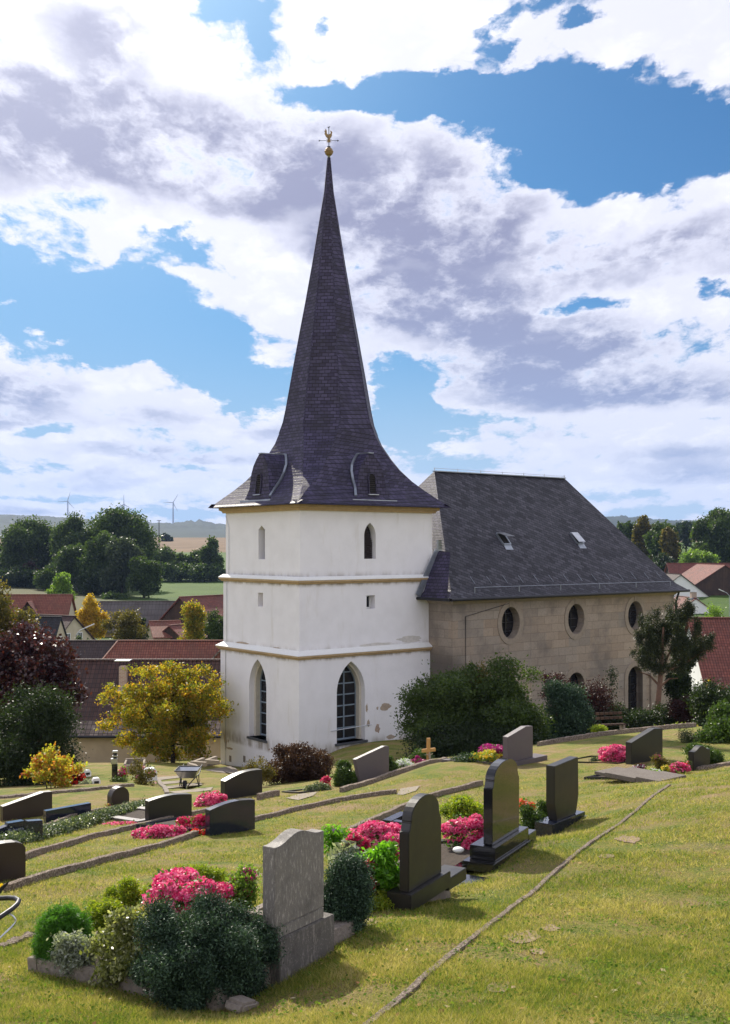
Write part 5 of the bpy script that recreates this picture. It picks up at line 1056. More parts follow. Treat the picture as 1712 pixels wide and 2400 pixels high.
for a in ((-.36, .36, -.5, -.42, -.3, .38), (-.36, .36, .42, .5, -.3, .44)): part(MB().box(*a), 'frame_stone', M['sand'], r)
for a in ((-.36, -.29, -.417, .417, -.3, .41), (.29, .36, -.417, .417, -.3, .41)): part(MB().box(*a), 'frame_stone', M['sand'], r)
MB().box(-.28, .28, -.41, .41, -.3, .2).build('soil', M['soil'], r)
shrub('flowering_plant', 'pink and rose flowers beside the slim black lantern pillar', 'flowers', (272, 1792, 300, 1832), 36.5, LF['light'], .06, 160, 7, None, 101, 5, .5, .05, flowers=[(PT['rose'], 60, .08, .1), (PT['magenta'], 30, .08, .1), (PT['deep'], 16, .07, .5)])
shrub('rose_bush', 'loose thin leaved rose bush right of the slim black lantern pillar', 'shrub', (298, 1776, 366, 1862), 33., LF['olive'], .065, 300, 7, None, 102, 9, .6, .06, .9, .6, .35, flowers=[(PT['rose'], 6, .08, .3)])
shrub('ground_cover', 'small dark leaved bush at the foot of the slim black lantern pillar', 'plant', (258, 1822, 300, 1842), 35., LF['mid'], .05, 160, 8, None, 103, 5, .6, .05)
def glow(px, py, d, label, s=.22):
    r = empty('grave_lantern', P(px, py, d), rad(25), label, 'lantern'); part(MB().prism([(-s/2, 0), (s/2, 0), (s/2, s*.7), (s*.3, s), (-s*.3, s), (-s/2, s*.7)], -s*.4, s*.4), 'lantern_body', M['paper'], r, .01); part(MB().box(-s*.3, s*.3, -s*.41, s*.41, s*.3, s*.65), 'lantern_window', M['darkmetal'], r, .002); return r
glow(352, 1829, 34.5, 'white grave lantern under the rose bush', .38); glow(225, 1842, 33, 'white angular stone ornament right of the red flowering shrub', .24); glow(205, 1820, 37, 'small white ornament behind the red flowering shrub', .22)
shrub('silver_leaf_plant', 'pale green cushion plant above the white grave lantern', 'plant', (342, 1792, 364, 1816), 36, LF['silver'], .06, 120, 7, None, 104, 3, .5, .05)
shrub('silver_leaf_plant', 'silver cushion plant beside the white angular ornament', 'plant', (188, 1828, 220, 1842), 33, LF['silver'], .05, 160, 8, None, 105, 4, .5, .04)
shrub('autumn_shrub', 'tall shrub with yellow and orange autumn leaves at the left', 'shrub', (44, 1744, 196, 1858), 32, LF['autumn2'], .09, 640, 8, None, 106, 18, .7, .07, .9, .6, .32, fill=True, core=.2, mixr=.75)
shrub('flowering_shrub', 'bright red flowering shrub beside the tall yellow autumn shrub', 'shrub', (142, 1796, 198, 1846), 33.5, LF['redbrown'], .06, 260, 8, None, 107, 6, .6, .07, flowers=[(PT['red'], 260, .09, .2)])
r = empty('slab_pile', P(441, 1816, 37), rad(20), 'small pile of stone slabs behind the wheelbarrow', 'slabs')
part(MB().box(-.35, .1, -.3, .2, 0, .08), 'slab', M['concrete'], r); part(MB().box(-.15, .3, -.25, .25, .083, .20), 'slab', M['concrete'], r); part(MB().prism([(0, .2), (.42, .2), (.3, .3), (.02, .38)], -.2, .2), 'slab', M['sand'], r)
for i, (px, py, d, l) in enumerate(((472, 1787, 45, 'pale slab frame left on the lawn beside the tower, the left one'), (502, 1783, 46.5, 'pale slab frame close to the tower corner'))):
    r = empty('slab_frame', P(px, py, d), rad(-20), l, 'grave border'); part(MB().box(-.35, .35, -.3, -.15, -.1, .07), 'slab', M['sand'], r); part(MB().box(-.35, -.2, -.147, .7, -.1, .05), 'slab', M['sand'], r)
# bench and small plants on the terrace edge
r = empty('park_bench', P(1438, 1728, 40.5), rad(15), 'weathered wooden bench half hidden behind the terrace edge', 'bench')
for z, y in ((.42, 0), (.42, .16), (.60, .3), (.76, .34)): part(MB().box(-.55, .55, y, y + .11 if z < .5 else y + .03, z, z + .035 if z < .5 else z + .10), 'plank', M['darkwood'], r, .004)  # dark boards stand in for shade on the bench
for sx in (-.45, .45): part(MB().box(sx - .04, sx + .04, .0, .3, -.1, .415), 'leg', M['concrete'], r)
shrub('small_shrub', 'small yellow green shrub on the terrace edge beside the bench', 'shrub', (1384, 1702, 1426, 1730), 35.5, LF['heath'], .06, 420, 9, None, 111, 6, .6, .06)
shrub('flowering_plant', 'low yellow flowers on the terrace edge below the pine', 'flowers', (1530, 1698, 1640, 1713), 37.6, LF['heath'], .05, 260, 8, None, 112, 9, .5, .06, .3, flowers=[(PT['yellow'], 70, .06, .2), (PT['orange'], 20, .06, .2)])
# ------------------------------------------------------------------ shrubs and trees round the church
shrub('tall_shrub', 'big dark green lilac-like shrub in front of the nave left of the oval windows', 'shrub', (896, 1528, 1312, 1806), 42., LF['mid'], .12, 5200, 14, None, 121, 30, .5, .14, .7, .35, .32, fill=True, core=.34, mixr=.8)
shrub('tall_shrub', 'lighter olive shrub top rising out of the big dark shrub', 'shrub', (1060, 1548, 1180, 1680), 42.5, LF['olive'], .10, 900, 12, None, 122, 8, .5, .12)
shrub('tall_shrub', 'dense dark rounded shrub under the middle arched window', 'shrub', (1240, 1590, 1390, 1760), 45., LF['juniper'], .10, 2600, 14, None, 123, 9, .5, .12)
shrub('tall_shrub', 'purple leaved shrub beside the middle arched window', 'shrub', (1344, 1594, 1452, 1730), 47., LF['purple'], .10, 800, 10, None, 124, 8, .5, .14)
shrub('tall_shrub', 'dark red tipped shrub between the big shrub and the rounded shrub', 'shrub', (1262, 1572, 1336, 1640), 47., LF['purple'], .10, 300, 8, None, 125, 6, .5, .10)
shrub('climbing_plant', 'slender grey green climber on the nave wall', 'plant', (1402, 1556, 1452, 1700), 54, LF['willow'], .10, 160, 7, None, 126, 7, .5, .10, .4)
shrub('low_hedge', 'low dark evergreen hedge along the foot of the nave', 'hedge', (1340, 1650, 1660, 1745), 47., LF['dark'], .10, 3200, 12, None, 127, 14, .5, .15, .3)
shrub('low_hedge', 'dark evergreen ground shrubs below the big shrub beside the tower', 'hedge', (915, 1700, 1300, 1800), 40., LF['dark'], .10, 3000, 12, None, 128, 14, .5, .15, .3)
shrub('barberry', 'red brown leaved shrub at the foot of the tower corner', 'shrub', (612, 1742, 776, 1850), 33., LF['redbrown'], .075, 2600, 12, None, 129, 12, .5, .07, .9, .32, .4)
shrub('barberry', 'small tan leaved shrub left of the red brown shrub', 'shrub', (572, 1776, 640, 1846), 31.5, LF['olive'], .06, 380, 9, None, 130, 7, .5, .07)
def pine():
    d = 49.; g = ground_at(1545, d); r = empty('pine_tree', g, 0, 'bushy pine with reddish bare trunk in front of the right end of the nave', 'tree'); z0 = g.z
    def q(px, py, dd=0.): v_ = P(px, py, d + dd); return tuple(v_ - Vector((g.x, g.y, g.z)))
    mb = MB(); mb.tube([(0, 0, -.2), q(1540, 1680), q(1548, 1600), q(1552, 1540), q(1556, 1470)], [.17, .13, .11, .09, .04], 8)
    for e in ((1500, 1575), (1498, 1530), (1590, 1590), (1600, 1540), (1660, 1520), (1600, 1450), (1520, 1480)): mb.tube([q(1548, 1610 if e[1] > 1560 else 1580), q((1548 + e[0]) / 2, (1600 + e[1]) / 2 - 4, .3), q(*e)], [.06, .04, .015], 5)
    mb.build('trunk', M['redbark'], r)
    bl = []
    for px, py, rx, rz, dd in ((1530, 1520, 42, 46, 0), (1510, 1545, 26, 30, -.5), (1560, 1480, 40, 44, .4), (1590, 1455, 34, 36, 0), (1598, 1440, 20, 26, 0), (1600, 1510, 40, 42, -.4), (1630, 1530, 30, 30, .3), (1655, 1515, 24, 16, 0), (1665, 1500, 10, 12, 0), (1590, 1560, 36, 26, .3), (1545, 1565, 36, 20, 0), (1525, 1480, 26, 26, .4), (1502, 1500, 14, 24, 0)):
        c = q(px, py, dd); bl.append((c[0], c[1], c[2], rx / F * d, rx / F * d * .9, rz / F * d))
    bl = [(b[0], b[1], b[2], b[3] * .8, b[4] * .8, b[5] * .75) for b in bl] + [(b[0] + random.uniform(-1, 1) * b[3], b[1] + random.uniform(-.5, .5) * b[4], b[2] + random.uniform(.3, 1.2) * b[5], b[3] * .22, b[4] * .22, b[5] * .5) for b in bl for _ in range(4)]
    foliage('crown', bl, 2300, 16, .075, .15, LF['pine'], r, .18, .45, 1.1, seed=131)
pine()
tree('conifer', 'dark narrow ivy covered tree behind the pine at the nave corner', 'tree', (1566, 1480, 1632, 1720), 52., LF['dark'], .12, 1700, 13, .05, .16, M['darkbark'], None, 132, 10)
shrub('tall_shrub', 'dark purple shrub at the foot of the pine', 'shrub', (1568, 1630, 1650, 1725), 46.5, LF['purple'], .09, 900, 11, None, 133, 7, .5, .12)
shrub('tall_shrub', 'dark green shrub at the right edge behind the bright edged bush', 'shrub', (1622, 1575, 1790, 1745), 43., LF['dark'], .11, 2600, 13, None, 134, 10, .5, .13, flowers=[(PT['yellow'], 24, .10, .8)])
shrub('laurel_bush', 'large glossy bush with sunlit edge at the right edge of the lawn', 'shrub', (1622, 1656, 1800, 1806), 30., LF['box'], .085, 2800, 13, None, 135, 10, .6, .09, .9, .28, .4)
shrub('wispy_conifer', 'wispy low conifer left of the large glossy bush', 'shrub', (1590, 1706, 1650, 1758), 30., LF['pine'], .11, 260, 9, None, 136, 6, .12, .08)
# copper beech and dark evergreen at the left edge
def lefttree():
    tree('copper_beech', 'dark purple copper beech with shining leaves at the left edge', 'tree', (-90, 1418, 226, 1760), 42., LF['beech'], .15, 4200, 13, .18, .2, M['darkbark'], None, 141, 24, .65, .17, .42, lump=.30, core=.34, fill=True)
    shrub('yew', 'dark evergreen beneath the copper beech at the left edge', 'shrub', (-100, 1590, 192, 1862), 37., LF['dark'], .12, 3400, 13, None, 142, 12, .35, .16, .8, .3)
    tree('olive_tree', 'olive brown tree behind the copper beech at the left edge', 'tree', (-60, 1366, 82, 1520), 70., LF['olive'], .22, 1400, 11, .3, .2, None, None, 143, 10, .6)
lefttree()
tree('autumn_tree', 'wide multi stemmed tree with orange and yellow autumn leaves left of the tower', 'tree', (262, 1530, 548, 1800), 54., LF['autumn'], .14, 3600, 12, .0, .11, M['darkbark'], None, 144, 40, .6, .15, .5, lump=.30, core=.2, fill=True, squash=.5,
     extra=((262, 1618, 22, 20, 0), (240, 1640, 12, 12, 0), (270, 1680, 26, 20, -.5), (250, 1700, 18, 12, 0), (290, 1650, 24, 24, 0), (480, 1570, 20, 18, 0), (505, 1600, 18, 22, 0), (400, 1562, 24, 14, 0), (345, 1575, 22, 18, 0), (300, 1735, 30, 20, -.6), (460, 1730, 40, 26, .4), (360, 1745, 40, 20, 0), (400, 1768, 50, 18, .5), (330, 1765, 26, 14, 0)))
# ------------------------------------------------------------------ village
def house(name, label, cat, A, ang, L, Wd, zg, ze, zr, roofm, wallm, oh=.5, hipl=0., hipr=0., wins=(), chim=(), cut=0., doors=(), group=None, rw=None):
    """A: near-left ground corner; x along the ridge, y away"""
    r = empty(name, (A[0], A[1], zg), ang, label, cat, group); e, t = ze - zg, zr - zg; h = Wd / 2
    mb = MB(); mb.poly([(0,0,-1.5),(L,0,-1.5),(L,0,e),(0,0,e)]); mb.poly([(0,Wd,-1.5),(L,Wd,-1.5),(L,Wd,e),(0,Wd,e)])
    for x, hp in ((0, hipl), (L, hipr)):
        if hp: mb.poly([(x,0,-1.5),(x,Wd,-1.5),(x,Wd,e),(x,0,e)])
        else: mb.poly([(x,0,-1.5),(x,Wd,-1.5),(x,Wd,e),(x,h,t - .08),(x,0,e)])
    mb.build('wall', wallm, r)
    k = oh * (t - e) / h; x0, x1 = -oh * .6, L + oh * .6; th = .16
    a = [(x0,-oh,e-k),(x1,-oh,e-k),(x1,Wd+oh,e-k),(x0,Wd+oh,e-k),(x0+hipl,h,t),(x1-hipr,h,t)]; b = [(x,y,z-th) for x,y,z in a]
    roof = MB().poly(a + b, [(0,1,5,4),(2,3,4,5),(1,2,5),(3,0,4),(6,7,11,10),(8,9,10,11),(0,6,7,1),(1,7,8,2),(2,8,9,3),(3,9,6,0)] if (hipl or hipr) else [(0,1,5,4),(2,3,4,5),(6,7,11,10),(8,9,10,11),(0,6,7,1),(2,8,9,3),(0,4,10,6),(3,9,10,4),(1,7,11,5),(2,5,11,8)]).build('roof', roofm, r)
    rc = MB(); rc.bar((x0 + hipl, h, t + .02), (x1 - hipr, h, t + .02), .26, .1)
    if hipl: rc.bar(a[0], a[4], .2, .08)
    if hipr: rc.bar(a[1], a[5], .2, .08)
    rc.build('ridge_tiles', roofm, roof)
    for (x, y, w, hh, m_) in chim:
        zz = e + (t - e) * (1 - abs(y - h) / h); c = part(MB().box(x - w/2, x + w/2, y - w/2, y + w/2, zz - .6, zz + hh), 'chimney', m_, roof, .01); part(MB().box(x - w*.7, x + w*.7, y - w*.7, y + w*.7, zz + hh + .12, zz + hh + .17), 'chimney_cap', M['zinc'], roof, .005); MB().box(x - w*.75, x + w*.75, y - w*.75, y + w*.75, zz - .45, zz - .1 + .1).build('flashing', M['lead'], roof)
    for (side, x, z, w, hh) in wins:
        f = {'f': lambda u, v, q: (u, -q, v), 'l': lambda u, v, q: (-q, u, v), 'r': lambda u, v, q: (L + q, u, v)}[side]
        mb = MB(); mb.poly([f(x - w/2, z, .02), f(x + w/2, z, .02), f(x + w/2, z + hh, .02), f(x - w/2, z + hh, .02)]); wn = mb.build('window', M['glass'], r)
        mb = MB(); cs = [(x - w/2, z), (x + w/2, z), (x + w/2, z + hh), (x - w/2, z + hh)]
        for i in range(4): mb.bar(f(*cs[i], .04), f(*cs[(i+1) % 4], .04), .09)
        mb.bar(f(x, z, .04), f(x, z + hh, .04), .06); mb.build('frame', M['white'], wn)
    for (side, x, w, hh) in doors:
        f = {'f': lambda u, v, q: (u, -q, v), 'l': lambda u, v, q: (-q, u, v), 'r': lambda u, v, q: (L + q, u, v)}[side]
        MB().poly([f(x - w/2, 0, .03), f(x + w/2, 0, .03), f(x + w/2, hh, .03), f(x - w/2, hh, .03), f(x - w/2, 0, .0), f(x + w/2, 0, .0), f(x + w/2, hh, .0), f(x - w/2, hh, .0)], [(0,1,2,3),(0,4,5,1),(1,5,6,2),(2,6,7,3),(3,7,4,0)]).build('door', M['darkwood'], r)
    return r
# long brown roofed outbuilding directly left of the tower
r = house('outbuilding', 'long low outbuilding with dark brown tiled roof behind the autumn tree', 'building', (-22, 61.2), 0, 17.3, 6.2, -12.2, -9.5, -6.56, M['browntile'], M['tan'], .5, chim=[])
MB().poly([(-.35, -.4, 2.72), (17.6, -.4, 2.72), (17.6, -1.3, 2.05), (-.35, -1.3, 2.05), (-.35, -.4, 2.56), (17.6, -.4, 2.56), (17.6, -1.3, 1.92), (-.35, -1.3, 1.92)], [(0,1,2,3),(4,7,6,5),(3,2,6,7),(0,3,7,4),(1,5,6,2)]).build('lean_to_roof', M['greytile'], r)
MB().box(0, 17.3, -1.0, -.003, -1.5, 2.0).build('wall', M['tan'], r); MB().tube([(-.35, -1.36, 1.98), (17.6, -1.36, 1.98)], .07, 6).build('gutter', M['darkmetal'], r)
cx_ = P(295, 1560, 63.5).x + 22; cz = 1.3
c = part(MB().box(cx_ - .2, cx_ + .2, 1.4, 1.8, 3.2, 5.45), 'chimney', M['brickp'], r, .01); part(MB().box(cx_ - .42, cx_ + .42, 1.2, 2.0, 5.75, 5.80), 'chimney_cap', M['zinc'], c, .005)
mb = MB()
for sx in (-.17, .17): mb.bar((cx_ + sx, 1.6, 5.45), (cx_ + sx, 1.6, 5.75), .03)
mb.build('cap_bracket', M['darkmetal'], c); MB().box(cx_ - .4, cx_ + .4, 1.0, 1.9, 3.3, 4.15).build('flashing', M['lead'], c); MB().box(cx_ - .25, cx_ + .25, .98, 1.395, 3.3, 4.0).build('flashing_opening', M['void'], c)
# second row
r = house('farm_building', 'red tiled hipped farm roof with a cross gable left of the tower', 'building', (-24.3, 100), 0, 17, 5, -13.2, -11.1, -8.68, M['orangetile'], M['tan'], .6, hipl=2.0)
MB().poly([(10.0, -1.4, 2.3), (12.6, -1.4, 5.1), (15.2, -1.4, 2.3), (12.6, 4, 5.1), (10.0, 1.2, 2.3), (15.2, 1.2, 2.3)], [(0,1,3,4),(1,2,5,3),(0,2,1)]).build('cross_gable_roof', M['orangetile'], r)
mb = MB(); mb.bar((9.9, -1.45, 2.28), (12.6, -1.45, 5.15), .35, .12); mb.bar((15.3, -1.45, 2.28), (12.6, -1.45, 5.15), .35, .12); mb.build('verge_tiles', M['greytile'], r)
MB().lathe([(.15, 0), (.15, .4), (.42, .42), (.1, .8)], (7.4, 2.2, 3.0), 10).build('roof_vent', M['zinc'], r)
house('farm_building', 'dark brown tiled barn roof behind the long low outbuilding', 'building', (-36, 100.5), 0, 14.2, 5, -13.2, -11.1, -8.72, M['darktile'], M['tan'], .5)
# barn with wooden gable
dirr = math.atan2(.87, .5)
def gable_house(name, label, cat, apex_px, d, half, ze, rm, wm, L, ridge_dir, zg, **k):
    ap = P(*apex_px, d); ux, uy = math.cos(ridge_dir), math.sin(ridge_dir)
    A = (ap.x - (-uy) * half * 1.0, ap.y - ux * half)      # y axis of the house is (-uy, ux)
    return house(name, label, cat, A, ridge_dir, L, half * 2, zg, ze, ap.z, rm, wm, **k)
r = gable_house('wooden_barn', 'tall barn with dark wooden gable and red brown roof left of the tower', 'barn', (424, 1399), 158, 4.3, -10.6, M['redtile'], M['darkwood'], 18, rad(52), -13.4, oh=.5)
r = gable_house('lean_to_shed', 'small wooden lean-to shed at the foot of the tall barn', 'shed', (398, 1466), 150, 2.2, -12.2, M['redtile'], M['darkwood'], 5, rad(60), -13.6, oh=.3)
gable_house('low_shed', 'low shed with orange tiles beside the tall barn', 'shed', (352, 1456), 152, 3.0, -12.0, M['orangetile'], M['tan'], 4, rad(20), -13.6, oh=.3)
house('grey_hall', 'large grey roofed farm hall between the yellow tree and the barn', 'building', (-40, 160), rad(4), 17, 9, -13.4, -11.6, -8.15, M['greyroof'], M['tan'], .8)
r = house('farmhouse', 'red tiled farmhouse with a wooden dormer gable far left', 'house', (-48.5, 148), rad(2), 8.8, 5.6, -13.2, -9.4, -6.55, M['orangetile'], M['cream'], .5)
MB().poly([(2.0, -.7, 3.0), (3.9, -.7, 5.9), (5.9, -.7, 3.3), (3.9, 3.5, 6.0), (2.0, 2.8, 3.2), (5.9, 2.8, 3.3)], [(0,1,3,4),(1,2,5,3)]).build('dormer_roof', M['redtile'], r); MB().poly([(2.1, -.4, 2.2), (5.8, -.4, 2.2), (5.8, -.4, 3.2), (3.9, -.4, 5.7), (2.1, -.4, 3.0)]).build('dormer_front', M['darkwood'], r)
gable_house('farmhouse', 'small cream gabled house with steep brown roof beside the yellow tree', 'house', (173, 1444), 135, 3.6, -11.6, M['browntile'], M['cream'], 7, rad(150), -13.4, oh=.4, wins=[('l', 2.6, 2.0, .7, .9), ('l', 4.6, 2.0, .7, .9)])
gable_house('small_house', 'small house with black roof and pale gable behind the copper beech', 'house', (141, 1446), 115, 2.4, -10.6, M['blackroof'], M['cream'], 6.5, rad(172), -13.2, oh=.25, wins=[('l', 2.4, 1.0, .8, 1.0), ('l', 2.4, 3.3, .4, .6)])
def lamp(label, px, py, d, side, h=6.):
    g = ground_at(px, d); top = P(px, py, d); r = empty('street_lamp', g, 0, label, 'street lamp'); z = top.z - g.z
    MB().tube([(-side * .9, 0, -.3), (-side * .9, 0, z - .6), (-side * .5, 0, z - .15), (0, 0, z + .1)], [.07, .06, .05, .04], 8).build('pole', M['zinc'], r); part(MB().bar((0, 0, z + .1), (side * .9, 0, z + .5), .22, .12), 'lamp_head', M['white'], r, .03)
lamp('curved street lamp in front of the cream gabled house', 200, 1474, 112, 1); lamp('street lamp beside the dark barn at the right edge', 1698, 1388, 190, -1)
# right side
r = house('village_house', 'house with big red tiled roof and white gable right of the nave', 'house', (P(1658, 1580, 90).x, 90), rad(-2), 22, 10, -13.3, -10.9, -6.1, M['redtile'], M['whitewall'], .5, wins=[('l', 3.5, .6, 1.0, 1.2), ('l', 8.5, .6, 1.0, 1.2)])
r.location.z = -13.3
gable_house('white_house', 'white house with two windows and flower boxes right of the nave', 'house', (1596, 1346), 228, 6.2, -10.2, M['darktile'], M['whitewall'], 12, rad(100), -13.5, oh=.5, wins=[('l', 2.6, 1.0, 1.6, 1.9), ('l', 5.6, 1.0, 1.6, 1.9)])
gable_house('red_roofed_shed', 'low building with red brown roof and brick chimney before the white house', 'shed', (1632, 1402), 195, 6.0, -13.2, M['redtile'], M['whitewall'], 9, rad(95), -14.5, oh=.3, chim=[(1.2, 6.0, .9, 1.0, M['brickp'])])
house('long_barn', 'long red roofed barn with dark wooden wall behind the white house', 'barn', (P(1578, 1400, 245).x, 245), rad(-1), 24, 8, -13.3, -7.4, -3.8, M['redtile'], M['darkwood'], .6)
gable_house('wooden_barn', 'dark wooden gabled barn with red roof at the right edge', 'barn', (1700, 1324), 232, 7.6, -8.6, M['redtile'], M['darkwood'], 14, rad(96), -13.3, oh=.5)
# ------------------------------------------------------------------ mid-distance trees
def ftree(label, bbox, d, m, leaf=.5, ncl=700, per=9, seed=1, tf=.04, nb=12, **k): return tree('broadleaf_tree', label, 'tree', bbox, d, LF[m], leaf, int(ncl * 1.5), per, tf, .3, M['darkbark'], 'trees beyond the village', seed, nb, .7, **k)
far = [('broad dark oak on the far left behind the beech', (6, 1218, 138, 1372), 300, 'mid', 1400), ('very dark tree cut by the left edge of the photo', (-40, 1248, 26, 1362), 310, 'dark', 700), ('purplish low tree between the dark oak and the tall group', (48, 1318, 92, 1368), 290, 'purple', 260), ('dark tree filling the gap right of the broad oak', (80, 1262, 160, 1376), 300, 'dark', 600),
 ('dark tree with small rounded top left of the tallest tree', (122, 1210, 234, 1380), 285, 'mid', 1500), ('tallest dark oak on the ridge of the tree group', (196, 1196, 360, 1390), 290, 'mid', 2600), ('deep green tree at the foot of the tallest oak', (136, 1270, 222, 1388), 268, 'mid', 800), ('mid green tree in front of the tallest oak', (198, 1248, 296, 1406), 262, 'mid', 1500),
 ('grey green willow right of the mid green tree', (240, 1262, 334, 1406), 256, 'willow', 1500), ('light green rounded tree standing alone on the meadow edge', (300, 1298, 374, 1410), 250, 'mid', 1300), ('dark field hedge tree left of the small round tree', (338, 1280, 412, 1350), 340, 'mid', 500), ('low round hedge tree on the meadow edge', (386, 1296, 450, 1348), 345, 'mid', 320), ('small wide hedge tree left of the bushy pair', (440, 1288, 502, 1342), 345, 'mid', 300), ('tall bushy tree beside the tower above the meadow', (466, 1262, 524, 1344), 340, 'mid', 420),
 ('pale yellow green young tree behind the far farmhouse', (112, 1340, 172, 1402), 190, 'light', 500), ('dark undergrowth below the broad dark oak on the left', (0, 1330, 110, 1384), 285, 'dark', 700), ('dark undergrowth between the oaks on the left', (90, 1325, 200, 1392), 276, 'mid', 800), ('mixed bushes at the foot of the tallest oak', (180, 1340, 300, 1408), 262, 'dark', 800), ('hedge bushes along the upper meadow edge', (360, 1318, 450, 1350), 335, 'mid', 500), ('low hedge along the meadow behind the tower edge', (430, 1322, 530, 1348), 335, 'mid', 500), ('low bush row below the willow', (232, 1392, 300, 1412), 245, 'mid', 200), ('small bare looking tree on the brown field', (377, 1250, 404, 1274), 700, 'dark', 90)]
for i, (l, bb, d, m, ncl) in enumerate(far): ftree(l, bb, d, m, .0022 * d, ncl, 10, 200 + i)
right = [('pale birch with drooping yellow green leaves right of the nave roof', (1484, 1208, 1536, 1340), 300, 'olive', 900), ('dark tree left of the pale birch', (1440, 1216, 1500, 1330), 330, 'mid', 700), ('dark full tree right of the pale birch', (1512, 1222, 1592, 1352), 290, 'mid', 1300), ('yellowish round tree in front of the dark full tree', (1548, 1236, 1590, 1340), 280, 'olive', 600), ('distant dark tree row piece above the meadow gap', (1582, 1222, 1640, 1262), 520, 'dark', 400), ('thin single tree in the meadow gap', (1594, 1226, 1624, 1290), 400, 'dark', 160),
 ('tall bright edged oak at the right edge', (1622, 1198, 1740, 1345), 290, 'mid', 2600), ('green bushes below the tall bright edged oak', (1596, 1286, 1680, 1342), 270, 'light', 500), ('second oak behind the tall bright edged oak', (1690, 1230, 1800, 1345), 310, 'dark', 900), ('dark bush left of the red roofed barn', (1500, 1300, 1590, 1392), 262, 'dark', 700)]
for i, (l, bb, d, m, ncl) in enumerate(right): ftree(l, bb, d, m, .0022 * d, ncl, 10, 240 + i)
v = [('bright yellow rounded tree beside the grey roofed hall', (186, 1391, 252, 1486), 140, 'yellow', 1300), ('olive orange tree in front of the grey roofed hall', (242, 1424, 344, 1512), 125, 'olive', 1100), ('dark pointed conifer beside the olive orange tree', (318, 1446, 350, 1508), 128, 'dark', 300), ('golden green tree in front of the tall wooden barn', (414, 1412, 492, 1510), 122, 'autumn', 1100), ('green tree half hidden by the tower', (476, 1432, 540, 1520), 118, 'mid', 700), ('olive bush behind the far farmhouse dormer', (40, 1408, 84, 1450), 110, 'olive', 260), ('light green tree behind the big red roof on the right', (1640, 1416, 1740, 1462), 118, 'light', 1200), ('dark bush beside the farmhouse at the street lamp', (168, 1480, 214, 1506), 105, 'mid', 200)]
for i, (l, bb, d, m, ncl) in enumerate(v): tree('garden_tree', l, 'tree', bb, d, LF[m], .0019 * d, ncl, 10, .12, .14, None, 'trees in the village', 270 + i, 11, .65)
# fences, pole, turbines
def pole():
    g = ground_at(373, 560); r = empty('power_pole', g, 0, 'thin power pole with cross arm on the brown field', 'power pole'); t = P(373, 1219, 560).z - g.z
    MB().tube([(0, 0, -.5), (0, 0, t)], [.28, .2], 6).build('pole', M['darkmetal'], r); MB().bar((-1.1, 0, t - .3), (1.1, 0, t - .3), .25).build('cross_arm', M['darkmetal'], r)
pole()
def turbine(px, py, label, angs, d=4300):
    hub = P(px, py, d); zb = h1(hub.x, hub.y) - 3; r = empty('wind_turbine', (hub.x, hub.y, zb), 0, label, 'wind turbine', 'wind turbines on the horizon'); h = hub.z - zb
    tm = M['turbine']
    MB().tube([(0, 0, 0), (0, 0, h)], [3.4, 1.9], 10).build('tower', tm, r); part(MB().box(-2, 2, -3, 7, h - 1.6, h + 2.2), 'nacelle', tm, r, .5)
    hb = MB().lathe([(.2, -2.4), (1.7, -1), (1.9, 1.2)], (0, 0, 0), 10).build('hub', tm, r); hb.rotation_euler = (rad(90), 0, 0); hb.location = (0, -4.5, h)
    for a in angs:
        a = rad(a); e = Vector((math.sin(a), 0, math.cos(a))); c = Vector((0, -4.5, h)); n_ = Vector((e.z, 0, -e.x))
        mb = MB(); pts = []
        for q, w, t in ((0, 1.6, 1.2), (6, 3.0, .8), (20, 2.0, .5), (36, 1.0, .3), (38, .4, .2)): pts += [c + e * q - n_ * w / 2 + Vector((0, -t/2, 0)), c + e * q + n_ * w / 2 + Vector((0, -t/2, 0)), c + e * q + n_ * w / 2 + Vector((0, t/2, 0)), c + e * q - n_ * w / 2 + Vector((0, t/2, 0))]
        mb.poly(pts, [(4*i + k, 4*i + (k+1) % 4, 4*i + 4 + (k+1) % 4, 4*i + 4 + k) for i in range(4) for k in range(4)] + [(0,1,2,3),(16,19,18,17)]).build('blade', tm, r)
M['turbine'] = m_plain('turbine_grey', (.26, .26, .30), .6, .05)
turbine(159, 1175, 'leftmost wind turbine on the horizon', (17, 137, 257 + 10)); turbine(291, 1182, 'middle wind turbine rising above the tall oaks', (0, 120, 240)); turbine(406, 1178, 'rightmost wind turbine on the horizon, nearest the tower', (32, 152, 272))
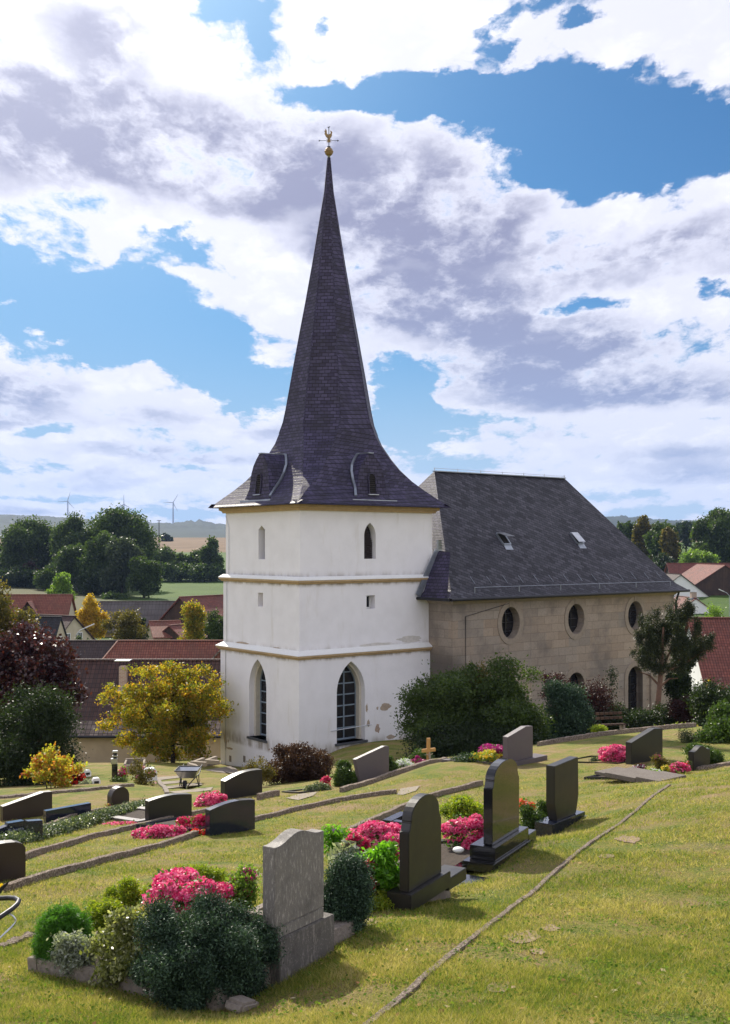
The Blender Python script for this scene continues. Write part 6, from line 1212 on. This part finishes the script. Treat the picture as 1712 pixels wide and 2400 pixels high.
# ------------------------------------------------------------------ grass blades on the near lawn
def grass(n=620000):
    rg = np.random.default_rng(99); y = 1 / rg.uniform(1 / 26., 1 / 4.6, n); x = y * rg.uniform(-.36, .36, n)
    cl = np.sin(x * 3.1 + np.cos(y * 2.3) * 2) + np.sin(y * 4.2 + x * 1.7) + rg.normal(size=n) * .8; keep = cl > -.9; x, y, cl = x[keep], y[keep], cl[keep]; n = len(x)
    z = H(x, y) + swell(x, y) - .004
    hgt = rg.uniform(.014, .045, n) * np.clip(1 + .25 * cl, .5, 1.5); a = rg.uniform(0, 2 * math.pi, n); lean = rg.normal(size=(n, 2)) * .6; w = rg.uniform(.0016, .0032, n) * np.clip(y / 7, 1, 3)
    b = np.stack([x, y, z], 1); dx = np.stack([np.cos(a) * w, np.sin(a) * w, np.zeros(n)], 1); tip = b + np.stack([lean[:, 0] * hgt, lean[:, 1] * hgt, hgt], 1)
    V = np.stack([b - dx, b + dx, tip], 1).reshape(-1, 3); dry = np.clip(.5 + .5 * np.sin(x * 1.7 + 2.3 * np.sin(y * 1.1) + .8 * np.sin(x * 4.1)) + .35 * np.sin(y * 3.3 + 2 * np.sin(x * 2.2)), 0, 1) ; patchy = np.clip(dry * .5 + .5 * (.5 + .5 * np.sin(x * 9.3 + 3 * np.sin(y * 5.1)) * np.sin(y * 7.7 + 2 * np.sin(x * 6.2))), 0, 1); rnd = np.clip(.50 * rg.random(n) + .44 * patchy, 0, 1)
    o = fastmesh('grass', V, np.arange(n * 3).reshape(-1, 3), leafm('grass_blade', [(.035, .085, .010), (.13, .18, .022), (.27, .25, .055), (.43, .35, .15), (.55, .46, .27)], .4, .5, .3, (1.65, 1.75, .95)), rnd); tag(o, kind='stuff')
grass()
def clover(n=20000):
    rg = np.random.default_rng(5); m = 900; cy = 1 / rg.uniform(1 / 24., 1 / 4.8, m); cx = cy * rg.uniform(-.36, .36, m); i = rg.integers(0, m, n); sp = rg.uniform(.05, .22, m)[i]
    x = cx[i] + rg.normal(size=n) * sp; y = cy[i] + rg.normal(size=n) * sp; z = H(x, y) + swell(x, y) + rg.uniform(.004, .03, n)
    V, Fc = leafquads(np.stack([x, y, z], 1), .026, .8, np.tile([[0, 0, 1.]], (n, 1)), .55, rg)
    tag(fastmesh('clover', V, Fc, leafm('clover_leaf', [(.06, .12, .015), (.11, .18, .028), (.18, .23, .05)], .4, .95, .05), rg.random(n)), kind='stuff')
clover()
def fallen(n=260):
    rg = np.random.default_rng(8); y = 1 / rg.uniform(1 / 30., 1 / 4.9, n); x = y * rg.uniform(-.36, .36, n); z = H(x, y) + swell(x, y) + .02
    V, Fc = leafquads(np.stack([x, y, z], 1), .05, .6, np.tile([[0, 0, 1.]], (n, 1)), .7, rg)
    tag(fastmesh('fallen_leaves', V, Fc, leafm('dry_leaf', [(.20, .11, .05), (.38, .24, .10), (.5, .42, .28)], .2, .9, .05), rg.random(n)), kind='stuff')
fallen()
def ragged(px, py, rx, ry, seed, k=16):
    rg = random.Random(seed); return [(px + rx * math.cos(2*math.pi*i/k) * rg.uniform(.6, 1.15), py + ry * math.sin(2*math.pi*i/k) * rg.uniform(.6, 1.15)) for i in range(k)]
for i, (px, py, rx, ry) in enumerate(((1225, 2200, 42, 16), (1262, 2232, 20, 9), (1290, 2180, 26, 8), (1170, 2318, 30, 14), (1475, 1968, 34, 9), (1420, 2010, 22, 6), (860, 2165, 40, 10), (590, 2052, 30, 6))):
    patch('bare_earth', '', ragged(px, py, rx, ry, i), 'earth', .008, kind='structure')
# ------------------------------------------------------------------ haze
hb = MB().box(-6500, 6500, -60, 8200, -420, 420).build('haze', None); tag(hb, kind='stuff')
hm = bpy.data.materials.new('air_haze'); hm.use_nodes = True; hm.node_tree.nodes.clear(); k = N(hm.node_tree)
pv = k.new('ShaderNodeVolumePrincipled', {'Color': (.42, .60, 1., 1), 'Density': 7.5e-5, 'Anisotropy': .2})
o_ = k.new('ShaderNodeOutputMaterial'); hm.node_tree.links.new(pv.outputs[0], o_.inputs['Volume']); hb.data.materials.append(hm)
sc.cycles.volume_bounces = 0; sc.cycles.max_bounces = 8; sc.cycles.transparent_max_bounces = 8
